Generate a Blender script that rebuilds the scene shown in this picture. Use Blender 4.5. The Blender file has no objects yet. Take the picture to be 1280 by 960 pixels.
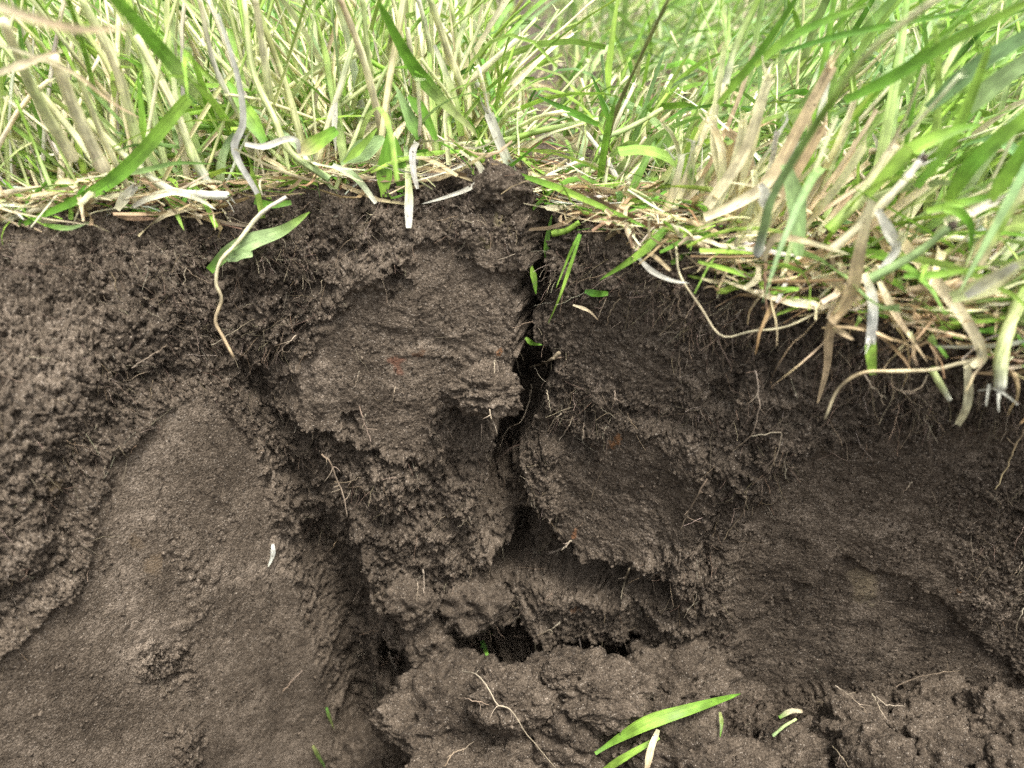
import bpy, math
import numpy as np
from mathutils import Vector

R = math.radians
sc = bpy.context.scene
C = sc.collection
rng = np.random.default_rng(11)

# ------------------------------------------------------------------ camera
CAMZ, PITCH, FPX = 0.105, R(32), 960.0        # eye height over the turf (m), look-down angle, focal length for a 1280 wide picture
cam_d = bpy.data.cameras.new('camera')
cam_d.sensor_width = 36; cam_d.lens = 27
cam_d.clip_start = 0.005; cam_d.clip_end = 300
cam_d.dof.use_dof = True
cam_d.dof.focus_distance = 0.335
cam_d.dof.aperture_fstop = 6.6
cam = bpy.data.objects.new('camera', cam_d); C.objects.link(cam)
cam.location = (0, 0, CAMZ); cam.rotation_euler = (R(90) - PITCH, 0, 0)
sc.camera = cam

# ------------------------------------------------------------------ overcast sky and soft sun
SUN_EL, SUN_AZ = R(71), R(139)                  # azimuth clockwise from +Y
world = bpy.data.worlds.new('World'); sc.world = world; world.use_nodes = True
wn, wl = world.node_tree.nodes, world.node_tree.links
sky = wn.new('ShaderNodeTexSky'); sky.sky_type = 'NISHITA'; sky.sun_disc = False
sky.sun_elevation = SUN_EL; sky.sun_rotation = SUN_AZ; sky.dust_density = 4; sky.air_density = 1.0
bw = wn.new('ShaderNodeRGBToBW'); mx = wn.new('ShaderNodeMix'); mx.data_type = 'RGBA'
mx.inputs[0].default_value = 0.86             # cloud cover takes the blue out of the sky
wl.new(sky.outputs[0], bw.inputs[0]); wl.new(sky.outputs[0], mx.inputs[6]); wl.new(bw.outputs[0], mx.inputs[7])
bg = wn['Background']; bg.inputs[1].default_value = 0.10
wl.new(mx.outputs[2], bg.inputs[0])
sun_d = bpy.data.lights.new('sun', 'SUN'); sun_d.energy = 1.3; sun_d.angle = R(18); sun_d.color = (1, .96, .90)
sun = bpy.data.objects.new('sun', sun_d); C.objects.link(sun)
sdir = Vector((math.sin(SUN_AZ) * math.cos(SUN_EL), math.cos(SUN_AZ) * math.cos(SUN_EL), math.sin(SUN_EL)))
sun.rotation_euler = sdir.to_track_quat('Z', 'Y').to_euler()
sun.location = (0, 0, 2)
sc.view_settings.view_transform = 'Standard'; sc.view_settings.look = 'None'
sc.view_settings.exposure = 2.14; sc.view_settings.gamma = 1
sc.view_settings.use_curve_mapping = False
sc.cycles.max_bounces = 5; sc.cycles.diffuse_bounces = 3; sc.cycles.transmission_bounces = 4; sc.cycles.transparent_max_bounces = 4
sc.cycles.use_denoising = False

# ------------------------------------------------------------------ projection helpers (metres <-> photo pixels of 1280x960)
CF = np.array([0, math.cos(PITCH), -math.sin(PITCH)]); CU = np.array([0, math.sin(PITCH), math.cos(PITCH)]); CR = np.array([1., 0, 0])
EYE = np.array([0, 0, CAMZ])
def project(P):
    Q = P - EYE
    D = Q @ CF
    Ds = np.where(np.abs(D) < 1e-4, 1e-4, D)
    return 640 + FPX * (Q @ CR) / Ds, 480 - FPX * (Q @ CU) / Ds, D
def ray(px, py):
    return CF + (px - 640) / FPX * CR + (480 - py) / FPX * CU
def at_depth(px, py, D): return EYE + ray(px, py) * D
def at_y(px, py, y):
    r = ray(px, py); return EYE + r * (y / r[1])
def at_z(px, py, z=0.004):
    r = ray(px, py); return EYE + r * ((z - CAMZ) / r[2])

# ------------------------------------------------------------------ noise (numpy)
def _hash(ix, iy, iz, seed):
    with np.errstate(over='ignore'):
        n = (ix.astype(np.uint32) * np.uint32(374761393)) ^ (iy.astype(np.uint32) * np.uint32(668265263)) ^ (np.uint32(iz * 1 & 0xffffffff) if np.isscalar(iz) else iz.astype(np.uint32)) * np.uint32(2246822519) ^ np.uint32((seed * 3266489917) & 0xffffffff)
        n = (n ^ (n >> np.uint32(15))) * np.uint32(2246822519)
        n = (n ^ (n >> np.uint32(13))) * np.uint32(3266489917)
        n = n ^ (n >> np.uint32(16))
    return n
def _hf(ix, iy, iz, seed): return _hash(ix, iy, iz, seed).astype(np.float32) * np.float32(1 / 4294967296.0)
def perlin(x, y, seed=0):
    x = x.astype(np.float32); y = y.astype(np.float32)
    xi = np.floor(x); yi = np.floor(y); fx = x - xi; fy = y - yi
    xi = xi.astype(np.int64); yi = yi.astype(np.int64)
    def g(dx, dy):
        a = _hf(xi + dx, yi + dy, 0, seed) * np.float32(6.2831853)
        return np.cos(a) * (fx - dx) + np.sin(a) * (fy - dy)
    sx = fx * fx * fx * (fx * (fx * 6 - 15) + 10); sy = fy * fy * fy * (fy * (fy * 6 - 15) + 10)
    a = g(0, 0); b = g(1, 0); c = g(0, 1); d = g(1, 1)
    ab = a + (b - a) * sx; cd = c + (d - c) * sx
    return (ab + (cd - ab) * sy) * 1.4
def fbm(x, y, octv, seed=0, gain=.5):
    s = 0; a = 1
    for o in range(octv):
        s = s + a * perlin(x * 2 ** o, y * 2 ** o, seed + o * 17); a *= gain
    return s
def worley(x, y, seed=0):
    x = x.astype(np.float32); y = y.astype(np.float32)
    xi = np.floor(x).astype(np.int64); yi = np.floor(y).astype(np.int64)
    F1 = np.full(x.shape, 9, np.float32); F2 = F1.copy(); ID = np.zeros(x.shape, np.float32)
    for dx in (-1, 0, 1):
        for dy in (-1, 0, 1):
            cx = xi + dx; cy = yi + dy
            d = (cx + _hf(cx, cy, 1, seed) - x) ** 2 + (cy + _hf(cx, cy, 2, seed) - y) ** 2
            r = _hf(cx, cy, 3, seed)
            near = d < F1
            F2 = np.where(near, F1, np.minimum(F2, d)); ID = np.where(near, r, ID); F1 = np.where(near, d, F1)
    return np.sqrt(F1), np.sqrt(F2), ID
def lumps(x, y, seed):
    f1, f2, i = worley(x, y, seed)
    return np.sqrt(np.clip(1 - (f1 / .8) ** 2, 0, 1)) * (.35 + .65 * i)
def perlin3(P, seed=0):
    I = np.floor(P).astype(np.int64); f = P - I; s = f * f * f * (f * (f * 6 - 15) + 10); out = 0
    for dx in (0, 1):
        for dy in (0, 1):
            for dz in (0, 1):
                h1 = _hf(I[:, 0] + dx, I[:, 1] + dy, I[:, 2] + dz, seed) * 6.2831853; h2 = _hf(I[:, 0] + dx, I[:, 1] + dy, I[:, 2] + dz, seed + 99) * 2 - 1
                r = np.sqrt(1 - h2 * h2)
                g = np.cos(h1) * r * (f[:, 0] - dx) + np.sin(h1) * r * (f[:, 1] - dy) + h2 * (f[:, 2] - dz)
                w = (s[:, 0] if dx else 1 - s[:, 0]) * (s[:, 1] if dy else 1 - s[:, 1]) * (s[:, 2] if dz else 1 - s[:, 2])
                out = out + g * w
    return out * 1.5
def worley3(P, seed=0):
    I = np.floor(P).astype(np.int64); F1 = np.full(len(P), 9.); ID = np.zeros(len(P))
    for dx in (-1, 0, 1):
        for dy in (-1, 0, 1):
            for dz in (-1, 0, 1):
                c = I + np.array([dx, dy, dz])
                d = sum((c[:, k] + _hf(c[:, 0], c[:, 1], c[:, 2], seed + 7 * k + 1) - P[:, k]) ** 2 for k in range(3))
                r = _hf(c[:, 0], c[:, 1], c[:, 2], seed + 50); n = d < F1
                ID = np.where(n, r, ID); F1 = np.where(n, d, F1)
    return np.sqrt(F1), ID
def lumps3(P, seed):
    f, i = worley3(P, seed); return np.sqrt(np.clip(1 - (f / .85) ** 2, 0, 1)) * (.35 + .65 * i)
def sstep(a, b, x):
    t = np.clip((x - a) / (b - a), 0, 1); return t * t * (3 - 2 * t)
def sdf(poly, X, Y, pad):
    """signed distance to a polygon (inside > 0), only near its box; far away -pad"""
    p = np.array(poly, float); out = np.full(X.shape, -pad, np.float32)
    m = (X > p[:, 0].min() - pad) & (X < p[:, 0].max() + pad) & (Y > p[:, 1].min() - pad) & (Y < p[:, 1].max() + pad)
    x = X[m]; y = Y[m]; d = np.full(x.shape, 1e9); ins = np.zeros(x.shape, bool)
    for i in range(len(p)):
        a = p[i]; b = p[(i + 1) % len(p)]; e = b - a
        t = np.clip(((x - a[0]) * e[0] + (y - a[1]) * e[1]) / (e @ e + 1e-9), 0, 1)
        d = np.minimum(d, (x - a[0] - t * e[0]) ** 2 + (y - a[1] - t * e[1]) ** 2)
        c = (a[1] > y) != (b[1] > y)
        if abs(e[1]) > 1e-9: ins ^= c & (x < e[0] * (y - a[1]) / e[1] + a[0])
    out[m] = np.where(ins, 1, -1) * np.sqrt(d)
    return out
def lsdf(line, X, Y, pad):
    """distance to an open polyline"""
    p = np.array(line, float); out = np.full(X.shape, pad, np.float32)
    m = (X > p[:, 0].min() - pad) & (X < p[:, 0].max() + pad) & (Y > p[:, 1].min() - pad) & (Y < p[:, 1].max() + pad)
    x = X[m]; y = Y[m]; d = np.full(x.shape, 1e9)
    for a, b in zip(p[:-1], p[1:]):
        e = b - a; t = np.clip(((x - a[0]) * e[0] + (y - a[1]) * e[1]) / (e @ e + 1e-9), 0, 1)
        d = np.minimum(d, (x - a[0] - t * e[0]) ** 2 + (y - a[1] - t * e[1]) ** 2)
    out[m] = np.minimum(np.sqrt(d), pad)
    return out
def gauss_rows(A, sig, axis):
    r = int(sig * 3); k = np.exp(-.5 * (np.arange(-r, r + 1) / sig) ** 2); k /= k.sum()
    pad = [(0, 0)] * A.ndim; pad[axis] = (r, r); B = np.pad(A, pad, mode='edge'); out = 0
    n = A.shape[axis]
    for i, w in enumerate(k): out = out + w * np.take(B, range(i, i + n), axis=axis)
    return out

# ------------------------------------------------------------------ node helpers and materials
def new_mat(name):
    m = bpy.data.materials.new(name); m.use_nodes = True
    nt = m.node_tree; return m, nt, nt.nodes, nt.links, nt.nodes['Principled BSDF']
def nd(nodes, typ, **kw):
    n = nodes.new(typ)
    for k, v in kw.items(): setattr(n, k, v)
    return n
def ramp(nodes, stops):
    r = nodes.new('ShaderNodeValToRGB'); e = r.color_ramp.elements
    while len(e) < len(stops): e.new(.5)
    for q, (p, c) in zip(e, stops): q.position = p; q.color = (*c, 1) if len(c) == 3 else c
    return r

def soil_material():
    m, nt, N, L, P = new_mat('moist_brown_soil')
    tc = nd(N, 'ShaderNodeTexCoord'); oi = nd(N, 'ShaderNodeObjectInfo')
    def noise(scale, detail, rough=.55):
        n = nd(N, 'ShaderNodeTexNoise'); n.inputs['Scale'].default_value = scale; n.inputs['Detail'].default_value = detail; n.inputs['Roughness'].default_value = rough
        L.new(tc.outputs['Object'], n.inputs['Vector']); return n
    n_big = noise(28, 5); n_mid = noise(210, 5, .6); n_fine = noise(1100, 3, .6)
    # tone = sum of three scales + attribute of dryness and painted pit shade
    def math_(op, a, b):
        x = nd(N, 'ShaderNodeMath', operation=op)
        for i, v in enumerate((a, b)):
            if isinstance(v, (int, float)): x.inputs[i].default_value = v
            else: L.new(v, x.inputs[i])
        return x.outputs[0]
    dry = nd(N, 'ShaderNodeAttribute', attribute_name='dry')
    t = math_('ADD', math_('MULTIPLY', n_big.outputs[0], .56), math_('MULTIPLY', n_mid.outputs[0], .42))
    t = math_('ADD', t, math_('MULTIPLY', n_fine.outputs[0], .78))
    t = math_('ADD', t, math_('MULTIPLY', dry.outputs['Fac'], .20))
    r = ramp(N, [(.40, (.0195, .0144, .0102)), (.56, (.065, .0494, .0348)), (.72, (.128, .1000, .0725)), (.95, (.32, .258, .198))])
    t2 = math_('SUBTRACT', t, .25)
    L.new(t2, r.inputs[0])
    # pale sand grains: one cell in nine
    v = nd(N, 'ShaderNodeTexVoronoi'); v.inputs['Scale'].default_value = 1350; L.new(tc.outputs['Object'], v.inputs['Vector'])
    sep = nd(N, 'ShaderNodeSeparateColor'); L.new(v.outputs['Color'], sep.inputs[0])
    gm = nd(N, 'ShaderNodeMapRange'); gm.inputs[1].default_value = .80; gm.inputs[2].default_value = 1.0; L.new(sep.outputs[0], gm.inputs[0])
    dm = nd(N, 'ShaderNodeMapRange'); dm.inputs[1].default_value = .45; dm.inputs[2].default_value = .30; L.new(v.outputs['Distance'], dm.inputs[0])
    gf = math_('MULTIPLY', gm.outputs[0], math_('MULTIPLY', dm.outputs[0], .62))
    mix = nd(N, 'ShaderNodeMix', data_type='RGBA'); L.new(gf, mix.inputs[0]); L.new(r.outputs[0], mix.inputs[6]); mix.inputs[7].default_value = (.46, .40, .33, 1)
    # iron stains and pale inclusions carried by the mesh
    st = nd(N, 'ShaderNodeAttribute', attribute_name='stain')
    mix2 = nd(N, 'ShaderNodeMix', data_type='RGBA'); L.new(st.outputs['Alpha'], mix2.inputs[0]); L.new(mix.outputs[2], mix2.inputs[6]); L.new(st.outputs['Color'], mix2.inputs[7])
    L.new(mix2.outputs[2], P.inputs['Base Color'])
    P.inputs['Roughness'].default_value = .93; P.inputs['Specular IOR Level'].default_value = .22
    b1 = nd(N, 'ShaderNodeBump'); b1.inputs['Strength'].default_value = .9; b1.inputs['Distance'].default_value = .0014; L.new(n_fine.outputs[0], b1.inputs['Height'])
    n_g = noise(2300, 2, .6)
    b2 = nd(N, 'ShaderNodeBump'); b2.inputs['Strength'].default_value = .6; b2.inputs['Distance'].default_value = .0005; L.new(n_g.outputs[0], b2.inputs['Height']); L.new(b1.outputs[0], b2.inputs['Normal'])
    L.new(b2.outputs[0], P.inputs['Normal'])
    return m

def plant_material(name, transl, rough, speck=.0, stripes=.25, mottle=.2):
    """blade colour comes from the plant's own pigment attribute; veins run along it, specks of soil cling to it"""
    m, nt, N, L, P = new_mat(name)
    at = nd(N, 'ShaderNodeAttribute', attribute_name='pigment'); uv = nd(N, 'ShaderNodeUVMap')
    mp = nd(N, 'ShaderNodeMapping'); mp.inputs['Scale'].default_value = (13, .9, 1); L.new(uv.outputs[0], mp.inputs[0])
    n = nd(N, 'ShaderNodeTexNoise'); n.inputs['Scale'].default_value = 1.0; n.inputs['Detail'].default_value = 3; L.new(mp.outputs[0], n.inputs['Vector'])
    mr = nd(N, 'ShaderNodeMapRange'); mr.inputs[1].default_value = .3; mr.inputs[2].default_value = .7; mr.inputs[3].default_value = 1 - stripes; mr.inputs[4].default_value = 1 + stripes; L.new(n.outputs[0], mr.inputs[0])
    mul = nd(N, 'ShaderNodeMix', data_type='RGBA', blend_type='MULTIPLY'); mul.inputs[0].default_value = 1
    L.new(at.outputs['Color'], mul.inputs[6]); L.new(mr.outputs[0], mul.inputs[7])
    tc = nd(N, 'ShaderNodeTexCoord')
    pn = nd(N, 'ShaderNodeTexNoise'); pn.inputs['Scale'].default_value = 160; pn.inputs['Detail'].default_value = 2; L.new(tc.outputs['Object'], pn.inputs['Vector'])
    pr = nd(N, 'ShaderNodeMapRange'); pr.inputs[1].default_value = .35; pr.inputs[2].default_value = .65; pr.inputs[3].default_value = 1 - mottle; pr.inputs[4].default_value = 1.15; L.new(pn.outputs[0], pr.inputs[0])
    mul2 = nd(N, 'ShaderNodeMix', data_type='RGBA', blend_type='MULTIPLY'); mul2.inputs[0].default_value = 1; L.new(mul.outputs[2], mul2.inputs[6]); L.new(pr.outputs[0], mul2.inputs[7])
    col = mul2.outputs[2]
    if speck:
        v = nd(N, 'ShaderNodeTexNoise'); v.inputs['Scale'].default_value = 1150; v.inputs['Detail'].default_value = 2; L.new(tc.outputs['Object'], v.inputs['Vector'])
        g = nd(N, 'ShaderNodeMapRange'); pq = nd(N, 'ShaderNodeTexNoise'); pq.inputs['Scale'].default_value = 70; pq.inputs['Detail'].default_value = 2; L.new(tc.outputs['Object'], pq.inputs['Vector'])
        sm_ = nd(N, 'ShaderNodeMath', operation='MULTIPLY_ADD'); L.new(pq.outputs[0], sm_.inputs[0]); sm_.inputs[1].default_value = .42; L.new(v.outputs[0], sm_.inputs[2])
        g.inputs[1].default_value = .965 - speck * .04; g.inputs[2].default_value = 1.0 - speck * .04; L.new(sm_.outputs[0], g.inputs[0])
        mx = nd(N, 'ShaderNodeMix', data_type='RGBA'); L.new(g.outputs[0], mx.inputs[0]); L.new(col, mx.inputs[6]); mx.inputs[7].default_value = (.06, .045, .035, 1); col = mx.outputs[2]
    L.new(col, P.inputs['Base Color']); P.inputs['Roughness'].default_value = rough; P.inputs['Specular IOR Level'].default_value = .35
    b = nd(N, 'ShaderNodeBump'); b.inputs['Strength'].default_value = .35; b.inputs['Distance'].default_value = .0003; L.new(n.outputs[0], b.inputs['Height']); L.new(b.outputs[0], P.inputs['Normal'])
    if transl:
        tr = nd(N, 'ShaderNodeBsdfTranslucent'); L.new(col, tr.inputs[0]); ms = nd(N, 'ShaderNodeMixShader'); ms.inputs[0].default_value = transl
        out = N['Material Output']; L.new(P.outputs[0], ms.inputs[1]); L.new(tr.outputs[0], ms.inputs[2]); L.new(ms.outputs[0], out.inputs[0])
    return m
M_SOIL = soil_material()
M_LEAF = plant_material('grass_leaf', .30, .46, .5, .32, .3)
M_STEM = plant_material('grass_stem_sheath', .24, .55, .95, .36, .25)
M_DRY = plant_material('dead_grass', .24, .78, 1.1, .45, .38)
M_ROOT = plant_material('root_fibre', 0, .85, .9, .3)

# ------------------------------------------------------------------ mesh helpers
def mesh_obj(name, V, F, mat, smooth=True, parent=None):
    """F: int array (n,3) or (n,4)"""
    F = np.asarray(F, np.int32); me = bpy.data.meshes.new(name); k = F.shape[1]
    me.vertices.add(len(V)); me.vertices.foreach_set('co', np.asarray(V, np.float32).ravel())
    me.loops.add(F.size); me.loops.foreach_set('vertex_index', F.ravel())
    me.polygons.add(len(F)); me.polygons.foreach_set('loop_start', np.arange(0, F.size, k, dtype=np.int32))
    me.polygons.foreach_set('use_smooth', np.full(len(F), smooth))
    me.update(calc_edges=True); me.validate()
    me.materials.append(mat)
    o = bpy.data.objects.new(name, me); C.objects.link(o)
    if parent: o.parent = parent
    return o
def fattr(o, name, vals):
    a = o.data.attributes.new(name, 'FLOAT', 'POINT'); a.data.foreach_set('value', np.asarray(vals, np.float32))
def cattr(o, name, vals):
    a = o.data.attributes.new(name, 'FLOAT_COLOR', 'POINT'); v = np.asarray(vals, np.float32)
    if v.shape[1] == 3: v = np.c_[v, np.ones(len(v), np.float32)]
    a.data.foreach_set('color', v.ravel())
def tag(o, label=None, cat=None, group=None, kind=None):
    if label: o['label'] = label
    if cat: o['category'] = cat
    if group: o['group'] = group
    if kind: o['kind'] = kind
    return o

# ================================================================== THE GROUND: turf top, cut soil face, pit floor as one continuous surface
WU = np.array([-60, -2, -.42, -.33, -.26, -.20, -.16, -.125, -.105, -.06, 0, .03, .06, .10, .15, .20, .28, .36, .5, 2, 60])
WZ = np.array([0, -.04, -.08, -.12, -.16, -.20, -.24])
WT = np.array([
 [.10, .14, .19, .235, .265, .274, .284, .293, .297, .303, .312, .297, .268, .243, .226, .216, .205, .17, .12, .1, .1],
 [.02, .05, .04, .095, .160, .207, .250, .287, .295, .300, .304, .294, .270, .248, .236, .228, .218, .18, .12, .1, .1],
 [.02, .05, .03, .085, .145, .193, .242, .284, .293, .297, .301, .293, .271, .252, .244, .239, .232, .19, .12, .1, .1],
 [.02, .05, .02, .08, .138, .187, .238, .281, .291, .295, .299, .292, .272, .254, .248, .244, .240, .20, .12, .1, .1],
 [.02, .05, .02, .075, .135, .184, .236, .279, .289, .293, .296, .290, .271, .255, .250, .246, .242, .20, .12, .1, .1],
 [.02, .05, .02, .08, .140, .186, .235, .276, .286, .290, .293, .287, .269, .253, .248, .245, .241, .20, .12, .1, .1],
 [.02, .05, .02, .07, .135, .182, .230, .270, .281, .285, .288, .283, .265, .250, .246, .243, .239, .20, .12, .1, .1]])
LU = np.array([-60, -.3, -.1, -.03, .0, .04, .08, .12, .17, .22, .3, 60])
LZ = np.array([0, 0, .004, .013, .008, -.004, -.010, -.017, -.026, -.030, -.03, -.03])
ZF = -.236
ZFU = np.array([-60, -.13, -.085, -.03, .02, 60]); ZFV = np.array([-.36, -.36, -.34, -.262, -.240, -.236])
# columns evenly spaced along the wall's own length
fu = np.linspace(-.34, .40, 4000); fy = np.interp(fu, WU, WT[3]); fl = np.r_[0, np.cumsum(np.hypot(np.diff(fu), np.diff(fy)))]
u0, u1 = np.interp([-.245, .30], fu, fl)
mid = np.interp(np.arange(u0, u1, .00053), fl, fu)
left = -.245 - np.geomspace(.0012, 60, 38)[::-1]; right = .30 + np.geomspace(.0012, 60, 38)
U = np.r_[left, mid, right]
A = np.interp(U, fu, fl) + np.where(U < -.34, U + .34, 0) + np.where(U > .40, U - .40, 0)
def wtab(z):
    z = np.clip(z, WZ[-1], 0); k = np.clip((-z / .04).astype(int), 0, 5); t = (-z / .04) - k
    rows = np.array([np.interp(U, WU, r) for r in WT])
    return rows[k] * (1 - t) + rows[k + 1] * t
def lip_bump(u): return np.where(np.abs(u) < .4, .0045 * np.sin(u * 150 + 1.3) * np.sin(u * 67 + .4) + .0025 * np.sin(u * 310), 0)
Lu = np.interp(U, LU, LZ) + lip_bump(U)
ZFu = np.interp(U, ZFU, ZFV)
rows = []; Brow = []; zone = []
E = np.interp(U, WU, WT[0])
for b in np.r_[np.geomspace(.06, 60, 26)[::-1], np.arange(.058, .0008, -.0009)]:
    rows.append(np.c_[U, E + b, Lu * np.exp(-b / .03) * (b < 1)]); Brow.append(-b); zone.append(0)
nw = 480
for k in range(nw):
    s = k / nw; z = Lu + (ZFu - Lu) * s
    kk = np.clip(-z / .04, 0, 5.999); k0 = kk.astype(int); t = kk - k0
    R_ = np.array([np.interp(U, WU, r) for r in WT]) if k == 0 else R_
    y = R_[k0, np.arange(len(U))] * (1 - t) + R_[k0 + 1, np.arange(len(U))] * t
    rows.append(np.c_[U, y, z]); Brow.append(-ZF * s); zone.append(1)
yb = rows[-1][:, 1]
for b in np.r_[np.arange(.0006, .115, .0006), np.geomspace(.118, .40, 12)]:
    rows.append(np.c_[U, yb - b, ZFu + .02 * np.minimum(b, .12)]); Brow.append(-ZF + b); zone.append(2)
for z in np.linspace(ZF + .01, 0, 8):  # unseen near pit wall, moved in close to darken the pit bottom
    rows.append(np.c_[U, yb - .41 - (z - ZF) * .05, np.full(len(U), z)]); Brow.append(-ZF + .62 + z - ZF); zone.append(3)
for b in np.geomspace(.05, 60, 14):
    rows.append(np.c_[U, yb - .43 - b, np.zeros(len(U))]); Brow.append(1.1 + b); zone.append(3)
P0 = np.array(rows); Brow = np.array(Brow); zone = np.array(zone)
nr, nc = P0.shape[:2]
f0, f1 = int(np.argmax(zone == 1)) - 60, int(np.argmax(zone == 2)) + 195
P0[f0:f1] = gauss_rows(P0[f0:f1], 9, 0)
c0, c1 = 38, nc - 38
tmp = gauss_rows(P0[:, c0:c1, 1:], 10, 1); P0[:, c0 + 30:c1 - 30, 1:] = tmp[:, 30:-30]
du = np.gradient(P0, axis=1); dv = np.gradient(P0, axis=0)
N0 = np.cross(dv, du); N0 /= np.linalg.norm(N0, axis=2, keepdims=True) + 1e-12
if N0[f0 + 200, nc // 2, 1] > 0: N0 = -N0
AA, BB = np.meshgrid(A, Brow)
k1 = int(np.argmax(zone == 1)); k3 = int(np.argmax(zone == 3))
seg = np.linalg.norm(np.diff(P0[k1 - 1:k3], axis=0), axis=2); seg[:, np.abs(U) > .5] = np.median(seg, axis=1)[:, None]
BB = BB.copy(); BB[k1:k3] = BB[k1 - 1] + np.cumsum(seg, axis=0)            # true length down the slope, column by column
AA = AA.astype(np.float32); BB = BB.astype(np.float32)
PX, PY, PD = project(P0)
seen = (PD > .05)
PX = np.where(seen, PX, -9999); PY = np.where(seen, PY, -9999)

# ragged outlines: warp the drawing plane with noise before measuring distances
w1 = fbm(AA / .012, BB / .012, 3, 5); w2 = fbm(AA / .012, BB / .012, 3, 45)
w3 = fbm(AA / .0032, BB / .0032, 2, 15); w4 = fbm(AA / .0032, BB / .0032, 2, 65)
QX = PX + 9 * w1 + 4.5 * w3; QY = PY + 9 * w2 + 4.5 * w4
SX = PX + 14 * w1; SY = PY + 14 * w2
mm = .001
H = np.zeros_like(PX); SM = np.zeros_like(PX)
def plate(poly, h, soft=6, sm=None, ragged=True, smsoft=30):
    global H, SM
    d = sdf(poly, QX if ragged else SX, QY if ragged else SY, 60)
    H += h * mm * sstep(-soft, soft, d)
    if sm is not None: SM = np.maximum(SM, sm * sstep(-smsoft * .3, smsoft, d))
def smooth(poly, v, soft=40):
    global SM
    d = sdf(poly, SX, SY, 60); SM = np.maximum(SM, v * sstep(-soft * .3, soft, d))
def rough(poly, v, soft=40):
    global SM
    d = sdf(poly, SX, SY, 60); SM = SM * (1 - v * sstep(-soft * .3, soft, d))
def line(pts, h, width, soft=3):
    global H
    d = lsdf(pts, QX, QY, 60); H += h * mm * sstep(width + soft, max(width - soft, 0), d)
# ---- large shapes of the cut face, drawn as outlines over the photograph's own layout
W_LEFT = [(255, 465), (304, 520), (338, 575), (362, 660), (402, 770), (424, 860), (426, 970), (-80, 970), (-60, 830), (70, 720), (95, 640), (120, 560), (180, 490)]
plate(W_LEFT, 7.0, 4, .97, True, 20)
H += -.014 * sstep(46, 4, lsdf([(326, 480), (366, 570), (396, 690), (436, 790), (456, 960)], SX + 0, SY, 60))          # hollow of the corner
# upper left loose soil
plate([(-90, 300), (60, 300), (110, 380), (120, 470), (60, 560), (40, 680), (-90, 800)], 7, 26)
plate([(150, 300), (240, 310), (262, 380), (235, 450), (170, 460), (120, 400)], 4, 16)
plate([(30, 300), (100, 300), (140, 330), (110, 365), (20, 355)], 4, 12)
# central block, left of the crack
plate([(392, 405), (430, 330), (520, 285), (600, 255), (668, 268), (676, 330), (662, 400), (648, 450), (600, 462), (566, 480), (556, 520), (552, 566), (500, 556), (440, 532), (392, 520), (350, 505), (338, 470)], 9, 4, .88, True, 22)
plate([(300, 300), (420, 255), (520, 262), (510, 330), (440, 345), (400, 400), (330, 420), (310, 350)], 5, 14)
plate([(560, 262), (575, 222), (612, 208), (655, 226), (672, 262), (676, 330), (600, 318)], 4, 7, .75, True, 14)
plate([(340, 350), (420, 335), (430, 372), (395, 405), (340, 395)], -5, 9)
plate([(428, 500), (446, 500), (452, 520), (436, 528)], -9, 4)
plate([(335, 425), (395, 420), (400, 500), (345, 490)], -2, 9)
for q in ([(475, 318), (498, 300), (505, 330), (488, 352)], [(570, 292), (586, 290), (586, 300), (572, 302)], [(455, 268), (470, 272), (462, 284)], [(355, 392), (380, 388), (378, 402), (356, 404)], [(305, 470), (330, 505), (322, 512)]):
    plate(q, -7, 4)
# crumbly steps under the block
plate([(330, 520), (430, 540), (550, 570), (600, 590), (615, 640), (560, 648), (420, 620), (345, 600)], 1, 10)
plate([(452, 560), (545, 572), (602, 600), (606, 640), (545, 640), (480, 610)], 5, 8)
plate([(440, 640), (520, 635), (600, 640), (640, 655), (640, 680), (600, 690), (545, 718), (500, 720), (478, 735), (462, 690)], 12, 6)
plate([(490, 730), (560, 712), (560, 760), (545, 800), (560, 830), (500, 830), (500, 770)], 6, 8)
plate([(560, 730), (620, 735), (640, 770), (590, 790), (560, 770)], 6, 8)
plate([(350, 660), (440, 650), (470, 740), (480, 800), (470, 900), (430, 920), (405, 800)], -9, 16)
plate([(575, 700), (620, 690), (650, 705), (635, 735), (590, 730)], -12, 6)
# the crack and its cavities
plate([(686, 528), (700, 520), (736, 534), (748, 556), (738, 562), (712, 552)], -9, 4)
plate([(546, 524), (600, 512), (628, 536), (616, 606), (556, 610)], 8, 12)
plate([(576, 560), (622, 556), (618, 620), (580, 624)], 4, 9)
# right of the crack: plates stepping back
plate([(690, 360), (760, 340), (850, 350), (862, 420), (905, 470), (870, 500), (800, 495), (720, 480), (690, 450), (672, 420)], 3, 6, .55, True, 26)
plate([(655, 580), (668, 548), (730, 520), (800, 515), (880, 540), (905, 600), (880, 660), (806, 690), (760, 684), (716, 678), (690, 648), (668, 632)], 6.5, 4, .85, True, 22)
plate([(650, 575), (690, 560), (705, 600), (690, 618), (662, 622)], 3, 5)
plate([(655, 738), (720, 720), (820, 730), (880, 770), (850, 792), (770, 782), (700, 788), (660, 770)], 5, 9, .3, True)
plate([(790, 690), (870, 660), (890, 760), (850, 780)], 5, 9)
# roots' crumbly belt under the turf on the right
plate([(860, 470), (960, 430), (1030, 470), (1010, 560), (940, 600), (880, 550)], 3, 12)
plate([(880, 470), (930, 455), (920, 500), (890, 500)], -5, 6)
plate([(945, 440), (975, 440), (985, 480), (955, 480)], -6, 6)
plate([(905, 540), (945, 545), (940, 556), (912, 556)], -5, 4)
plate([(860, 560), (960, 560), (930, 640), (910, 740), (870, 770), (850, 700)], 3, 12)
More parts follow.
